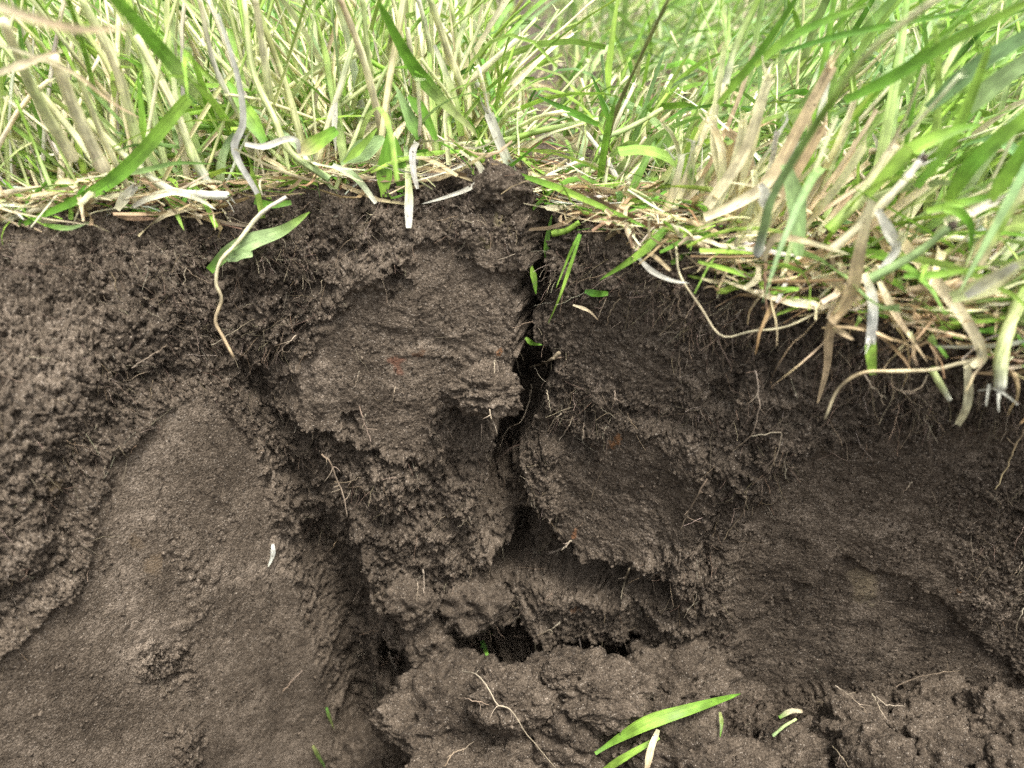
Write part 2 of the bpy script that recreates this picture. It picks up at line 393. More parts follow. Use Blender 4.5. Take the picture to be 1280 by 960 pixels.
# smooth right face, cut by a spade; the upper slab overhangs a darker recess
smooth([(900, 640), (1000, 540), (1290, 500), (1400, 500), (1400, 860), (1280, 850), (1080, 850), (890, 868), (884, 780)], .9, 44)
plate([(1050, 696), (1108, 716), (1176, 748), (1208, 786), (1250, 822), (1300, 858), (1240, 872), (1120, 860), (1000, 870), (900, 870), (930, 780), (1000, 740)], -3.2, 5, .92, True, 10)
rough([(1180, 560), (1300, 540), (1400, 600), (1400, 860), (1280, 850), (1200, 780), (1180, 720)], .5, 40)
rough([(690, 360), (720, 360), (720, 470), (690, 470)], .6, 20)
# scars on the spade-cut left face
rough([(165, 790), (225, 785), (240, 840), (200, 860), (160, 840)], .9, 16); plate([(172, 795), (218, 792), (228, 835), (196, 850), (170, 836)], -1.8, 10)
rough([(296, 700), (335, 690), (350, 790), (320, 800)], .35, 16)
rough([(200, 690), (250, 660), (262, 730), (215, 770)], .35, 22)
rough([(196, 890), (240, 890), (250, 960), (196, 960)], .8, 16)
line([(112, 562), (122, 596), (132, 622)], -1.5, 2.0, 2); line([(384, 770), (400, 806), (412, 860)], -2.5, 3, 3); line([(322, 590), (336, 650), (352, 700)], -1.2, 3, 3)
line([(262, 690), (240, 750), (214, 770)], .9, 6, 6); line([(770, 606), (806, 616), (836, 630)], -1.5, 1.8, 2)
line([(460, 400), (540, 412), (610, 405)], -.9, 7, 6); line([(505, 420), (560, 424), (600, 436)], .8, 5, 4)

CR_ = 1 - SM                                                     # how crumbly
turf_top = (zone == 0)[:, None]
floor_ = (zone >= 2)[:, None]
clump = sstep(-.35, .5, fbm(AA / .030, BB / .030, 3, 201))
w5 = fbm(AA / .0015, BB / .0015, 2, 115); w6 = fbm(AA / .0015, BB / .0015, 2, 165)
torn = sstep(-30, 30, sdf([(330, 520), (560, 560), (650, 640), (880, 690), (880, 800), (480, 840), (400, 720), (340, 600)], SX, SY, 60)); calm = sstep(-30, 40, sdf([(-90, 290), (250, 290), (260, 470), (110, 560), (60, 720), (-90, 820)], SX, SY, 60))
cw1 = AA + .0034 * w3 + .0007 * w5; cw2 = BB + .0034 * w4 + .0007 * w6
l1 = lumps(cw1 / .0120, cw2 / .0105, 301); l2 = lumps((AA + .0016 * w4 + .0008 * w6) / .0052, (BB + .0016 * w3 + .0008 * w5) / .0048, 311)
l3 = lumps(AA / .0025 + .45 * w5, BB / .0024 + .45 * w6, 321); l4 = lumps(AA / .00125, BB / .00125, 331)
pits = sstep(.30, .75, fbm(AA / .011, BB / .009, 3, 401)); pits2 = sstep(.22, .65, fbm(AA / .0040, BB / .0036, 3, 421, .65))
grain = perlin(AA / .0011, BB / .0011, 501) + .7 * (_hf((AA * 2000).astype(np.int64), (BB * 2000).astype(np.int64), 5, 9) - .5)
spong = fbm(AA / .0046, BB / .0042, 4, 441, .68)
crum = (4.0 * l1 * (.4 + .9 * clump) * (1 + .55 * torn - .45 * calm) + 1.9 * l2 * (1 + .5 * torn - .6 * calm) + .95 * l3 * (1 - .25 * calm) + .55 * l4 + 1.35 * spong * (1 + .5 * torn) + .45 * calm * grain + .34 * grain - 5.0 * pits * (.3 + clump) * (1 + .4 * torn) - 2.6 * pits2) * mm
for q in range(20):                                               # worm holes and root pores in the cut faces
    ux = rng.uniform(-.2, .26); ub = rng.uniform(.02, .23); d_ = np.hypot(AA - np.interp(ux, U, A), (BB - ub) * rng.uniform(.6, 1.2)); pits2 = np.maximum(pits2, 2.2 * sstep(rng.uniform(.0007, .0018), .0003, d_))
for q in range(16):                                               # smears left by the spade
    x_ = rng.uniform(20, 330); y_ = rng.uniform(520, 860); l_ = rng.uniform(60, 190); line([(x_, y_), (x_ + (640 - x_) * l_ / (2016 - y_) + rng.uniform(-8, 8), y_ + l_)], rng.uniform(-.9, .7), rng.uniform(1.5, 5), 4)
for q in range(7):
    x_ = rng.uniform(920, 1200); y_ = rng.uniform(560, 700); line([(x_, y_), (x_ + rng.uniform(40, 120), y_ + rng.uniform(-10, 60))], rng.uniform(-.8, .5), rng.uniform(1.5, 4), 4)
fine = (.26 * l3 + .34 * l4 + .24 * grain + .28 * spong) * mm - .8 * mm * pits2 * sstep(-.1, .6, fbm(AA / .02, BB / .02, 2, 511))
broad = (4.2 * fbm(AA / .055, BB / .05, 3, 601) * (.35 + .65 * CR_) + .9 * fbm(AA / .014, BB / .014, 2, 621)) * mm
streak = .30 * mm * perlin(AA / .0050 + .4 * w1, BB / .05, 701)         # drag marks of the spade
# loose soil rests on every ledge: no shelf top is steeper than a talus
r0, r1 = int(np.argmax(zone == 1)), int(np.argmax(zone == 2))
def talus(slope, fx):
    global H, SM, CR_
    T_ = H.copy(); sl = .00052 * slope * (1 + .3 * perlin(AA / .02, BB / .02, 905))
    for i in range(r1 - 2, r0 - 1, -1): T_[i] = np.maximum(T_[i], T_[i + 1] - sl[i])
    mT = sstep(.0002, .0012, T_ - H); Tb = T_.copy(); Tb[:, c0:c1] = gauss_rows(T_[:, c0:c1], fx, 1); mT[:, c0:c1] = sstep(.15, .6, gauss_rows(mT[:, c0:c1], 4, 1))
    H = H * (1 - mT) + Tb * mT; SM = SM * (1 - .7 * mT); CR_ = 1 - SM
talus(1.2, 7)
# the crack and its cavities cut into that
plate([(640, 650), (700, 655), (730, 680), (802, 690), (850, 698), (836, 724), (760, 730), (700, 722), (640, 700)], -24, 5, .3)
plate([(667, 232), (690, 262), (692, 330), (684, 362), (668, 385), (658, 350), (672, 300), (664, 262)], -20, 5)
plate([(660, 330), (672, 326), (674, 380), (674, 420), (690, 440), (694, 464), (680, 488), (672, 510), (660, 536), (648, 566), (634, 596), (616, 634), (592, 622), (604, 580), (618, 540), (626, 500), (634, 462), (650, 436), (656, 390)], -34, 5)
rough([(540, 490), (640, 450), (700, 430), (700, 640), (590, 690), (540, 600)], .95, 12)
plate([(560, 490), (582, 472), (640, 458), (655, 486), (645, 515), (610, 528), (575, 534)], -6, 5)
plate([(606, 572), (650, 552), (664, 600), (700, 640), (664, 672), (612, 664), (596, 622)], -13, 8, .2)
plate([(614, 672), (650, 668), (658, 700), (636, 722), (610, 712)], -20, 6)
plate([(560, 818), (588, 774), (650, 774), (705, 790), (790, 788), (866, 800), (810, 840), (700, 838), (620, 844), (575, 842)], -27, 5)
plate([(478, 800), (512, 792), (520, 820), (505, 860), (476, 850)], -22, 7)
talus(5.0, 6)
near_ = np.exp(-np.maximum(0, np.abs(AA - np.interp(0, U, A)) - .45) * 6)
fade = np.where(turf_top, np.clip(1 + BB / .10, .12, 1), 1) * np.where(floor_, 1.15, 1) * np.clip(near_, .05, 1)
slab = sstep(0, 30, sdf(W_LEFT, SX, SY, 60))
HH = (H + broad * (1 - .6 * slab) + CR_ ** 1.3 * crum + SM * (fine * (.8 - .35 * slab) + streak)) * np.where(turf_top & (BB < -.06), .25, 1) * fade
HH = np.where(turf_top, np.maximum(HH, -.006), HH)
HH = np.where((zone == 3)[:, None], 0, HH)
POS = P0 + N0 * HH[..., None]
# crumbs sag: what stands proud hangs a little lower than where it is rooted
sag = np.clip(CR_ * (4.4 * l1 * (.4 + .9 * clump) + 2.6 * l2) * mm + np.clip(H, 0, .012) * .6, 0, .012) * .55 * (zone == 1)[:, None] * fade
POS[..., 2] -= sag
# steep flanks get crumbs in all three directions
gy, gx = np.gradient(HH); steep = sstep(.0004, .0011, np.hypot(gy, gx)) * ((zone == 1) | (zone == 2))[:, None] * (PX > -80) * (PX < 1360)
k_ = np.nonzero(steep.ravel() > .05)[0]; q_ = POS.reshape(-1, 3)[k_]; off = np.zeros_like(q_)
for ax in range(3):
    off[:, ax] = .0011 * perlin3(q_ / .0034 + 17 * ax, 31 + ax) + .0007 * perlin3(q_ / .0015 + 9 * ax, 41 + ax)
q2 = q_ + off * steep.ravel()[k_][:, None]; PF = POS.reshape(-1, 3); PF[k_] = q2; POS = PF.reshape(POS.shape)
print('steep', len(k_))
print('sheet', POS.shape, POS.shape[0] * POS.shape[1])

# soil tone: the left cut face is paler, the spade-smoothed plates have dried paler; the turf belt is dark humus
dry_shade = .27 * sstep(0, 50, sdf(W_LEFT, SX, SY, 60)) + .12 * SM * sstep(0, 1, perlin(AA / .03, BB / .03, 801) + .4) + .05 * l2
dry_shade = dry_shade - .05 * sstep(-20, 40, sdf([(850, 330), (1300, 400), (1300, 560), (1050, 560), (960, 500), (870, 480)], SX, SY, 60))
dry_shade = dry_shade - .12 * sstep(-10, 40, sdf([(930, 760), (1060, 716), (1170, 752), (1250, 830), (1180, 850), (900, 870)], SX, SY, 60))  # darker tone in the recess below the right slab
dry_shade = dry_shade + .15 * sstep(-40, 40, sdf([(-90, 300), (110, 300), (130, 500), (60, 700), (-90, 800)], SX, SY, 60))
dry_shade = dry_shade - .10 * sstep(0, 40, sdf([(345, 570), (470, 560), (480, 930), (420, 930), (400, 760)], SX, SY, 60))  # shade of the pit corner painted into the soil colour
dry_shade = dry_shade - .05 * sstep(.045, .0, BB) * sstep(-.15, -.05, U)[None]
STAIN = np.zeros((nr, nc, 4), np.float32)
def stain(x, y, r, col, a=1.0):
    d = np.hypot(QX - x, QY - y); k = a * sstep(r * 1.2, r * .5, d)
    m = k > STAIN[..., 3]; STAIN[m, :3] = col; STAIN[m, 3] = k[m]
stain(497, 434, 9, (.15, .055, .03), .5); stain(521, 425, 6, (.12, .06, .03), .6); stain(619, 420, 6, (.22, .10, .04), .7); stain(777, 537, 5, (.28, .13, .05), .7); stain(728, 745, 4, (.26, .13, .06), .7)
stain(722, 652, 4, (.24, .11, .05), .8); stain(1083, 737, 22, (.24, .19, .12), .62); stain(1070, 724, 9, (.24, .19, .12), .5); stain(1090, 752, 8, (.28, .23, .15), .6); stain(1196, 738, 4, (.30, .14, .05), .8); stain(1208, 864, 4, (.30, .15, .06), .8)
stain(620, 258, 9, (.21, .175, .095), .8); stain(604, 276, 7, (.18, .15, .08), .7); stain(648, 268, 4, (.26, .21, .13), .8); stain(922, 380, 4, (.20, .12, .06), .8)
stain(180, 690, 14, (.15, .105, .06), .5); stain(55, 600, 14, (.17, .12, .06), .45); stain(160, 665, 11, (.15, .105, .06), .4)

idx = np.arange(nr * nc).reshape(nr, nc)
quads = np.stack([idx[:-1, :-1], idx[:-1, 1:], idx[1:, 1:], idx[1:, :-1]], -1)
quads = quads[..., ::-1]
qz = zone[:-1][:, None] * np.ones(nc - 1, int)[None]
qx = QX[:-1, :-1]; qy = QY[:-1, :-1]; um = U[:-1][None] * np.ones(nr - 1)[:, None]
crack_x = np.interp(qy, [200, 340, 430, 470, 560, 620, 700, 800, 960], [676, 670, 664, 660, 640, 612, 628, 640, 640])
corner_u = np.where(um < -.118, 1, 0)
part = np.where(qz == 0, 0, np.where(qz >= 2, 4, np.where(corner_u == 1, 1, np.where(qx < crack_x, 2, 3))))
part = np.where((qz == 1) & (um > .15), 3, part); part = np.where((qz == 1) & (um < -.2), 1, part)
flatP = POS.reshape(-1, 3); flatD = dry_shade.reshape(-1); flatS = STAIN.reshape(-1, 4)
names = ['ground', 'soil_wall_left', 'soil_wall_center', 'soil_wall_right', 'pit_floor']
labs = ['dark humus-rich ground under the turf', 'smooth brown spade-cut soil face beside the corner of the pit', 'brown soil block with a flat trimmed face beside the dark crack', 'brown soil face with thin layers beyond the dark crack', 'loose soil floor at the bottom of the pit']
for k in range(5):
    q = quads[part == k]; use, inv = np.unique(q, return_inverse=True)
    o = mesh_obj(names[k], flatP[use], inv.reshape(q.shape), M_SOIL); fattr(o, 'dry', flatD[use]); cattr(o, 'stain', flatS[use])
    tag(o, labs[k], None, None, 'structure')

# ------------------------------------------------------------------ depth map of the built soil (so hanging things touch it)
ZB = np.full((240, 320), 9., np.float32)
def zsplat(P):
    x, y, d = project(P); i = (y / 4).astype(int); j = (x / 4).astype(int)
    m = (i >= 0) & (i < 240) & (j >= 0) & (j < 320) & (d > .03); np.minimum.at(ZB, (i[m], j[m]), d[m].astype(np.float32))
zsplat(flatP[::1])
def depth(px, py, r=1):
    i = int(np.clip(py / 4, 0, 239)); j = int(np.clip(px / 4, 0, 319))
    b = ZB[max(i - r, 0):i + r + 1, max(j - r, 0):j + r + 1]; b = b[b < 8]
    return float(np.median(b)) if b.size else .35

# ------------------------------------------------------------------ clods: loose lumps that could be picked up
def icosphere(sub):
    t = (1 + 5 ** .5) / 2
    V = [(-1, t, 0), (1, t, 0), (-1, -t, 0), (1, -t, 0), (0, -1, t), (0, 1, t), (0, -1, -t), (0, 1, -t), (t, 0, -1), (t, 0, 1), (-t, 0, -1), (-t, 0, 1)]
    F = [(0, 11, 5), (0, 5, 1), (0, 1, 7), (0, 7, 10), (0, 10, 11), (1, 5, 9), (5, 11, 4), (11, 10, 2), (10, 7, 6), (7, 1, 8), (3, 9, 4), (3, 4, 2), (3, 2, 6), (3, 6, 8), (3, 8, 9), (4, 9, 5), (2, 4, 11), (6, 2, 10), (8, 6, 7), (9, 8, 1)]
    V = [np.array(v) / np.linalg.norm(v) for v in V]
    for _ in range(sub):
        mid_ = {}; G = []
        def m(a, b):
            k = (min(a, b), max(a, b))
            if k not in mid_: q = V[a] + V[b]; V.append(q / np.linalg.norm(q)); mid_[k] = len(V) - 1
            return mid_[k]
        for a, b, c in F:
            x, y, z = m(a, b), m(b, c), m(c, a); G += [(a, x, z), (b, y, x), (c, z, y), (x, y, z)]
        F = G
    return np.array(V), np.array(F)
ICO = {k: icosphere(k) for k in (0, 1, 4, 5)}
def clod(px, py, rp, label, sx=1., sy=.8, sz=.8, rot=0., fwd=.45, sub=5, seed=0, dry=.1, name='soil_clod', flat=0., cat='clod', D=None):
    V, F = ICO[sub]; D = D or depth(px, py, 3); r = rp * D / FPX
    S = V * np.array([sx, sy, sz])
    c, s = math.cos(rot), math.sin(rot); S = np.c_[S[:, 0] * c - S[:, 2] * s, S[:, 1], S[:, 0] * s + S[:, 2] * c]
    Q = V * r + seed * 3.17                          # noise space in metres
    S = S * (1 + .30 * perlin3(V * 1.3 + seed * 7.7, 11) + .24 * perlin3(V * 2.7 + seed * 3.3, 12) + .13 * perlin3(V * 5.5 + seed * 3.3, 13))[:, None]
    # facets: broken planes
    for k in range(2):
        g = np.random.default_rng(seed * 31 + k); n = g.normal(size=3); n /= np.linalg.norm(n); h = .58 + .22 * g.random()
        d = S @ n; ov = np.maximum(d - h, 0); S = S - (ov * .8)[:, None] * n
    S = S * r
    nn = V
    k = min(1., r / .014)
    Q = Q + .0016 * np.stack([perlin3(Q / .0036 + 5 * a_, 61 + a_) for a_ in range(3)], 1)
    pit_ = sstep(.15, .6, perlin3(Q / .009, 71) + .6 * perlin3(Q / .0042, 72))
    amp = (1.9 * lumps3(Q / .0085, 21) * k + 1.3 * lumps3(Q / .0036, 22) + .9 * lumps3(Q / .0020, 23) + 1.1 * perlin3(Q / .0030, 24) + .7 * perlin3(Q / .0014, 25) - 3.2 * k * pit_ + .8 * (_hf(np.arange(len(V)), np.arange(len(V)), 1, seed) - .5)) * mm
    S = S + nn * amp[:, None]
    ctr = at_depth(px, py, D - r * fwd)
    base = ctr + np.array([0, 0, -r * sz])
    o = mesh_obj(name, S + ctr - base, F, M_SOIL)
    o.location = base
    fattr(o, 'dry', np.full(len(V), dry)); cattr(o, 'stain', np.zeros((len(V), 4)))
    zsplat(S + ctr); clod_pts.append((S + ctr)[np.random.default_rng(seed).choice(len(V), min(len(V), int(60 + 9e5 * r * r)))]); clod_dry.append(dry)
    return tag(o, label, cat, 'loose soil clods in the pit')
clod_pts = []; clod_dry = []
CLODS = [
 (606, 487, 37, 'pale root-bound clod hanging loose in the mouth of the dark crack', 1.1, .7, .75, -.15, .55, 5, .25),
 (560, 895, 82, 'largest rounded clod of the pile at the crack foot', 1.1, .8, .78, .35, .4, 5, .10),
 (705, 900, 88, 'broad crumbled clod with a thin pale root across it', 1.1, .7, .8, -.1, .3, 5, .06),
 (835, 848, 62, 'pale clod whose edge stands against the smooth spade-cut face', 1.0, .8, .8, .2, .5, 5, .18),
 (640, 872, 42, 'small lumpy clod just under the low dark cavity', 1.1, .8, .8, -.3, .4, 5, .10),
 (752, 866, 46, 'rough clod between the low cavity and the pale-edged clod', 1.2, .8, .7, .1, .35, 5, .06),
 (838, 935, 72, 'clod under the loose green leaf lying in the pit', 1.0, .8, .9, .1, .3, 5, .05),
 (612, 968, 70, 'clod at the picture bottom in front of the largest rounded clod', 1.3, .8, .7, .1, .3, 5, .08),
 (470, 965, 62, 'dark crumbly clod at the foot of the smooth cut corner', 1.0, .8, .8, .5, .3, 5, 0.),
 (536, 800, 34, 'knobbly clod wedged upright over the largest rounded clod', .8, .8, 1.1, .2, .5, 5, .12),
 (592, 752, 36, 'rounded clod hanging above the low dark cavity', 1.1, .8, .9, .1, .3, 4, .05),
 (516, 752, 32, 'clod under the root-fringed ledge below the trimmed block', .8, .8, 1.0, .2, .3, 4, .08),
 (700, 842, 18, 'little round clod at the lip of the low cavity', 1.1, .8, .8, .0, .4, 4, .06),
 (1170, 895, 52, 'clod covered in hair roots at the foot of the smooth face', 1.2, .8, .75, .25, .4, 5, .10),
 (1180, 945, 74, 'flat-topped pale clod in front of the hair-root clod', 1.2, .8, .75, -.1, .45, 5, .16),
 (1262, 905, 48, 'clod touching the frame edge behind the flat-topped pale clod', 1.2, .8, .8, .0, .35, 5, .06),
 (1065, 905, 34, 'lumpy clod with pale dead roots bundled over it', 1.1, .8, .9, .0, .4, 4, .05),
 (1020, 955, 58, 'fibrous flat clod by the small dark hole in the pit floor', 1.5, .8, .6, .0, .35, 5, .06),
 (1096, 950, 40, 'rounded clod between the fibrous flat clod and the flat-topped one', 1.0, .8, .9, .1, .4, 4, .05),
 (930, 965, 46, 'low dark clod beside the green leaf tip on the pit floor', 1.4, .8, .6, .0, .2, 4, .0),
 (1275, 965, 46, 'crumbly clod in the lowest corner by the smooth face', 1.0, .8, .8, .0, .4, 4, .04),
 (402, 196, 24, 'dark soil lump sitting among the grass bases behind a folded leaf', 1.0, .8, .8, .0, .3, 4, .0),
 (900, 305, 18, 'little dark soil lump at the foot of the tan cut stems', 1.0, .8, .9, .0, .3, 4, .0),
 (620, 235, 30, 'upright soil knob on the top edge of the block by the crack', 1.2, .8, .9, .0, .2, 4, .0),
]
for i, c in enumerate(CLODS):
    clod(c[0], c[1], c[2], c[3], c[4], c[5], c[6], c[7], c[8], c[9], i + 1, c[10] * .6 - .12, flat=.0)  # pit-bottom shade put into the clods' colour by lowering their dry value

# ------------------------------------------------------------------ crumbs: uncountable grains clinging to and lying on the soil (instanced)
shapes = bpy.data.collections.new('crumb_shapes')
g = np.random.default_rng(21)
for k in range(10):
    V, F = ICO[1 if k < 6 else 0]; S = V * (1 + .55 * (g.random((len(V), 1)) - .5)) * (.7 + .6 * g.random((1, 3))) * .0006
    o = mesh_obj('crumb_shape', S, F, M_SOIL, smooth=k < 6); C.objects.unlink(o); shapes.objects.link(o)
    fattr(o, 'dry', np.full(len(V), (-.10, -.03, .03, .08, .13, .0, .06, .16, -.06, .24)[k])); cattr(o, 'stain', np.zeros((len(V), 4)))
def scatter_points():
    vis = (PX > -70) & (PX < 1350) & (PY > 190) & (PY < 1010) & (BB > -.03) & ((zone == 1) | (zone == 2) | (zone == 0))[:, None]
    w = np.where(vis, (CR_ ** 1.2 + .045) * (.45 + clump), 0).ravel(); w = w / w.sum(); n = 105000
    k = g.choice(nr * nc, n, p=w); s = .38 * 4.2 ** (g.random(n) ** 2.6)
    P = flatP[k] + NRM[k] * (.0002 * s * g.random(n))[:, None] + g.normal(size=(n, 3)) * .00015
    cp = np.concatenate(clod_pts); cp = cp[g.integers(0, len(cp), 22000)] + g.normal(size=(22000, 3)) * .0004; s2 = .38 * 4.2 ** (g.random(22000) ** 2.4)
    return np.r_[P, cp], np.r_[s, s2]
gr_u = np.gradient(POS, axis=1); gr_v = np.gradient(POS, axis=0); NRM = np.cross(gr_v, gr_u); NRM /= np.linalg.norm(NRM, axis=2, keepdims=True) + 1e-12
NRM = np.where((NRM * N0).sum(2, keepdims=True) < 0, -NRM, NRM).reshape(-1, 3)
cpP, cpS = scatter_points()
me = bpy.data.meshes.new('soil_crumbs'); me.vertices.add(len(cpP)); me.vertices.foreach_set('co', cpP.astype(np.float32).ravel()); me.update()
o = bpy.data.objects.new('soil_crumbs', me); C.objects.link(o)
fattr(o, 'size', cpS); at_ = me.attributes.new('turn', 'FLOAT_VECTOR', 'POINT'); at_.data.foreach_set('vector', (g.random((len(cpP), 3)) * 6.283).astype(np.float32).ravel())
at_ = me.attributes.new('pick', 'INT', 'POINT'); at_.data.foreach_set('value', g.integers(0, 10, len(cpP)).astype(np.int32))
ng = bpy.data.node_groups.new('scatter_crumbs', 'GeometryNodeTree')
ng.interface.new_socket('Geometry', in_out='INPUT', socket_type='NodeSocketGeometry'); ng.interface.new_socket('Geometry', in_out='OUTPUT', socket_type='NodeSocketGeometry')
gi = ng.nodes.new('NodeGroupInput'); go = ng.nodes.new('NodeGroupOutput'); iop = ng.nodes.new('GeometryNodeInstanceOnPoints'); ci = ng.nodes.new('GeometryNodeCollectionInfo')
ci.inputs['Collection'].default_value = shapes; ci.inputs['Separate Children'].default_value = True; ci.inputs['Reset Children'].default_value = True
def named(n, t):
    x = ng.nodes.new('GeometryNodeInputNamedAttribute'); x.data_type = t; x.inputs['Name'].default_value = n
    return next(s for s in x.outputs if s.name == 'Attribute' and s.enabled)
iop.inputs['Pick Instance'].default_value = True
lk = ng.links.new
lk(gi.outputs[0], iop.inputs['Points']); lk(ci.outputs[0], iop.inputs['Instance']); lk(named('pick', 'INT'), iop.inputs['Instance Index']); lk(named('size', 'FLOAT'), iop.inputs['Scale'])
e2r = ng.nodes.new('FunctionNodeEulerToRotation'); lk(named('turn', 'FLOAT_VECTOR'), e2r.inputs[0]); lk(e2r.outputs[0], iop.inputs['Rotation'])
lk(iop.outputs[0], go.inputs[0])
md = o.modifiers.new('scatter', 'NODES'); md.node_group = ng
tag(o, 'fine loose soil crumbs clinging to the cut faces', 'soil', None, 'stuff')
# ================================================================== PLANTS
def catmull(P, n):
    P = np.array(P, float)
    if len(P) == 2: t = np.linspace(0, 1, n)[:, None]; return P[0] * (1 - t) + P[1] * t
    Q = np.r_[[2 * P[0] - P[1]], P, [2 * P[-1] - P[-2]]]; m = len(P) - 1; out = []
    for s in np.linspace(0, m - 1e-6, n):
        i = int(s); t = s - i; a, b, c, d = Q[i:i + 4]
        out.append(.5 * (2 * b + (c - a) * t + (2 * a - 5 * b + 4 * c - d) * t * t + (3 * b - a - 3 * c + d) * t ** 3))
    return np.array(out)
def unit(v): return v / (np.linalg.norm(v, axis=-1, keepdims=True) + 1e-12)
def ribbon(P, w, hint, fold, cols, twist=0., wave=0.):
    """a leaf blade: three points across, keeled along the midrib"""
    n = len(P); T = unit(np.gradient(P, axis=0)); S = unit(np.cross(T, hint)); Nn = np.cross(S, T)
    tw = np.asarray(twist) * np.linspace(0, 1, n) if np.isscalar(twist) else np.asarray(twist)
    c, s = np.cos(tw)[:, None], np.sin(tw)[:, None]; S, Nn = S * c + Nn * s, Nn * c - S * s
    w = np.asarray(w)[:, None]; e = wave * np.sin(np.linspace(0, 9, n))[:, None] * w
    V = np.stack([P - S * w * .5 + Nn * (w * .5 * fold + e), P, P + S * w * .5 + Nn * (w * .5 * fold - e)], 1).reshape(-1, 3)
    i = np.arange(n - 1)[:, None] * 3
    F = np.concatenate([i + np.array([[0, 1, 4, 3]]), i + np.array([[1, 2, 5, 4]])])
    uv = np.stack([np.tile([0, .5, 1.], n), np.repeat(np.linspace(0, 1, n) * 4, 3)], 1)
    return V, F, np.repeat(cols, 3, 0), uv
def tube(P, r, cols, k=6, cap=True):
    n = len(P); T = unit(np.gradient(P, axis=0)); ref = np.array([.31, .82, .48]); S = unit(np.cross(T, ref)); Nn = np.cross(S, T)
    a = np.linspace(0, 2 * np.pi, k, endpoint=False)
    V = (P[:, None] + (S[:, None] * np.cos(a)[None, :, None] + Nn[:, None] * np.sin(a)[None, :, None]) * np.asarray(r)[:, None, None]).reshape(-1, 3)
    i = np.arange(n - 1)[:, None] * k; j = np.arange(k); jn = (j + 1) % k
    F = np.concatenate([np.stack([i + j, i + jn, i + k + jn, i + k + j], -1).reshape(-1, 4)])
    col = np.repeat(cols, k, 0); uv = np.stack([np.tile(a / 6.2832, n), np.repeat(np.linspace(0, 1, n) * 5, k)], 1)
    if cap:
        V = np.r_[V, [P[-1]]]; b = (n - 1) * k; F = np.r_[F, [[b + q, b + (q + 1) % k, len(V) - 1, len(V) - 1] for q in range(0)]] if False else F
        F = np.r_[F, np.array([[b + 0, b + 1, b + 2, b + 3], [b + 3, b + 4, b + 5, b + 0]])] if k == 6 else F
        V = V[:-1]
    return V, F, col, uv
def grad(c0, c1, n, p=1.): t = np.linspace(0, 1, n)[:, None] ** p; return np.array(c0)[None] * (1 - t) + np.array(c1)[None] * t
def leafw(n, w, base=.6, tip=.0, peak=.35):
    t = np.linspace(0, 1, n); up = base + (1 - base) * sstep(0, peak, t); dn = tip + (1 - tip) * np.clip((1 - t) / (1 - peak), 0, 1) ** .65
    return w * np.minimum(up, dn)
def plant_obj(name, g, mat, parent=None, loc=None):
    V, F, col, uv = g; org = V[0].copy() if loc is None else np.array(loc)
    o = mesh_obj(name, V - org, F, mat); o.location = org
    cattr(o, 'pigment', col)
    l = o.data.uv_layers.new(name='UVMap'); vi = np.zeros(len(o.data.loops), np.int32); o.data.loops.foreach_get('vertex_index', vi)
    l.data.foreach_set('uv', uv[vi].astype(np.float32).ravel())
    if parent: o.parent = parent
    return o
def merge(gs):
    V = []; F = []; Cc = []; T = []; n = 0
    for v, f, c, t in gs: V.append(v); F.append(f + n); Cc.append(c); T.append(t); n += len(v)
    return np.concatenate(V), np.concatenate(F), np.concatenate(Cc), np.concatenate(T)

PAL = dict(green=(.15, .33, .036), lime=(.29, .47, .070), deep=(.075, .20, .03), blue=(.26, .42, .18), sage=(.34, .48, .20), pale=(.64, .71, .33), cream=(.83, .79, .50), white=(.70, .68, .56), grey=(.62, .62, .56),
           tan=(.66, .52, .31), straw=(.74, .66, .43), rust=(.36, .24, .125), brown=(.22, .155, .09), olive=(.27, .29, .10), rootw=(.40, .33, .24), rootb=(.24, .18, .12), rootd=(.13, .098, .07))
def C3(k, j=0.): c = np.array(PAL[k]); return c * (1 + j * (rng.random() - .5)) * (1 + .5 * j * (rng.random(3) - .5))

def fray(P, w, col, k=4):
    """torn fibres at the cut end"""
    d = unit(P[-1] - P[-2]); out = []
    for _ in range(k):
        q = P[-1] + rng.normal(size=3) * w * .25 - d * w * .5; e = unit(d + .45 * rng.normal(size=3)) * w * rng.uniform(.8, 2.4); t = np.linspace(0, 1, 4)[:, None]
        out.append(ribbon(q + e * t + rng.normal(size=3) * t * t * w * .4, np.linspace(.32, .08, 4) * w, rng.normal(size=3), .4, np.repeat(col[-1:] * rng.uniform(.85, 1.15), 4, 0)))
    return out
def sheath_cols(keys, n):
    m = rng.integers(3, 6); cc = np.array([C3(keys[min(int(i * len(keys) / m), len(keys) - 1)], .35) for i in range(m)]); t = np.linspace(0, m - 1, n)
    c = np.stack([np.interp(t, range(m), cc[:, i]) for i in range(3)], 1)
    if rng.random() < .35: k = rng.integers(1, n - 1); c[k] *= np.array([.7, .65, .55])
    return c
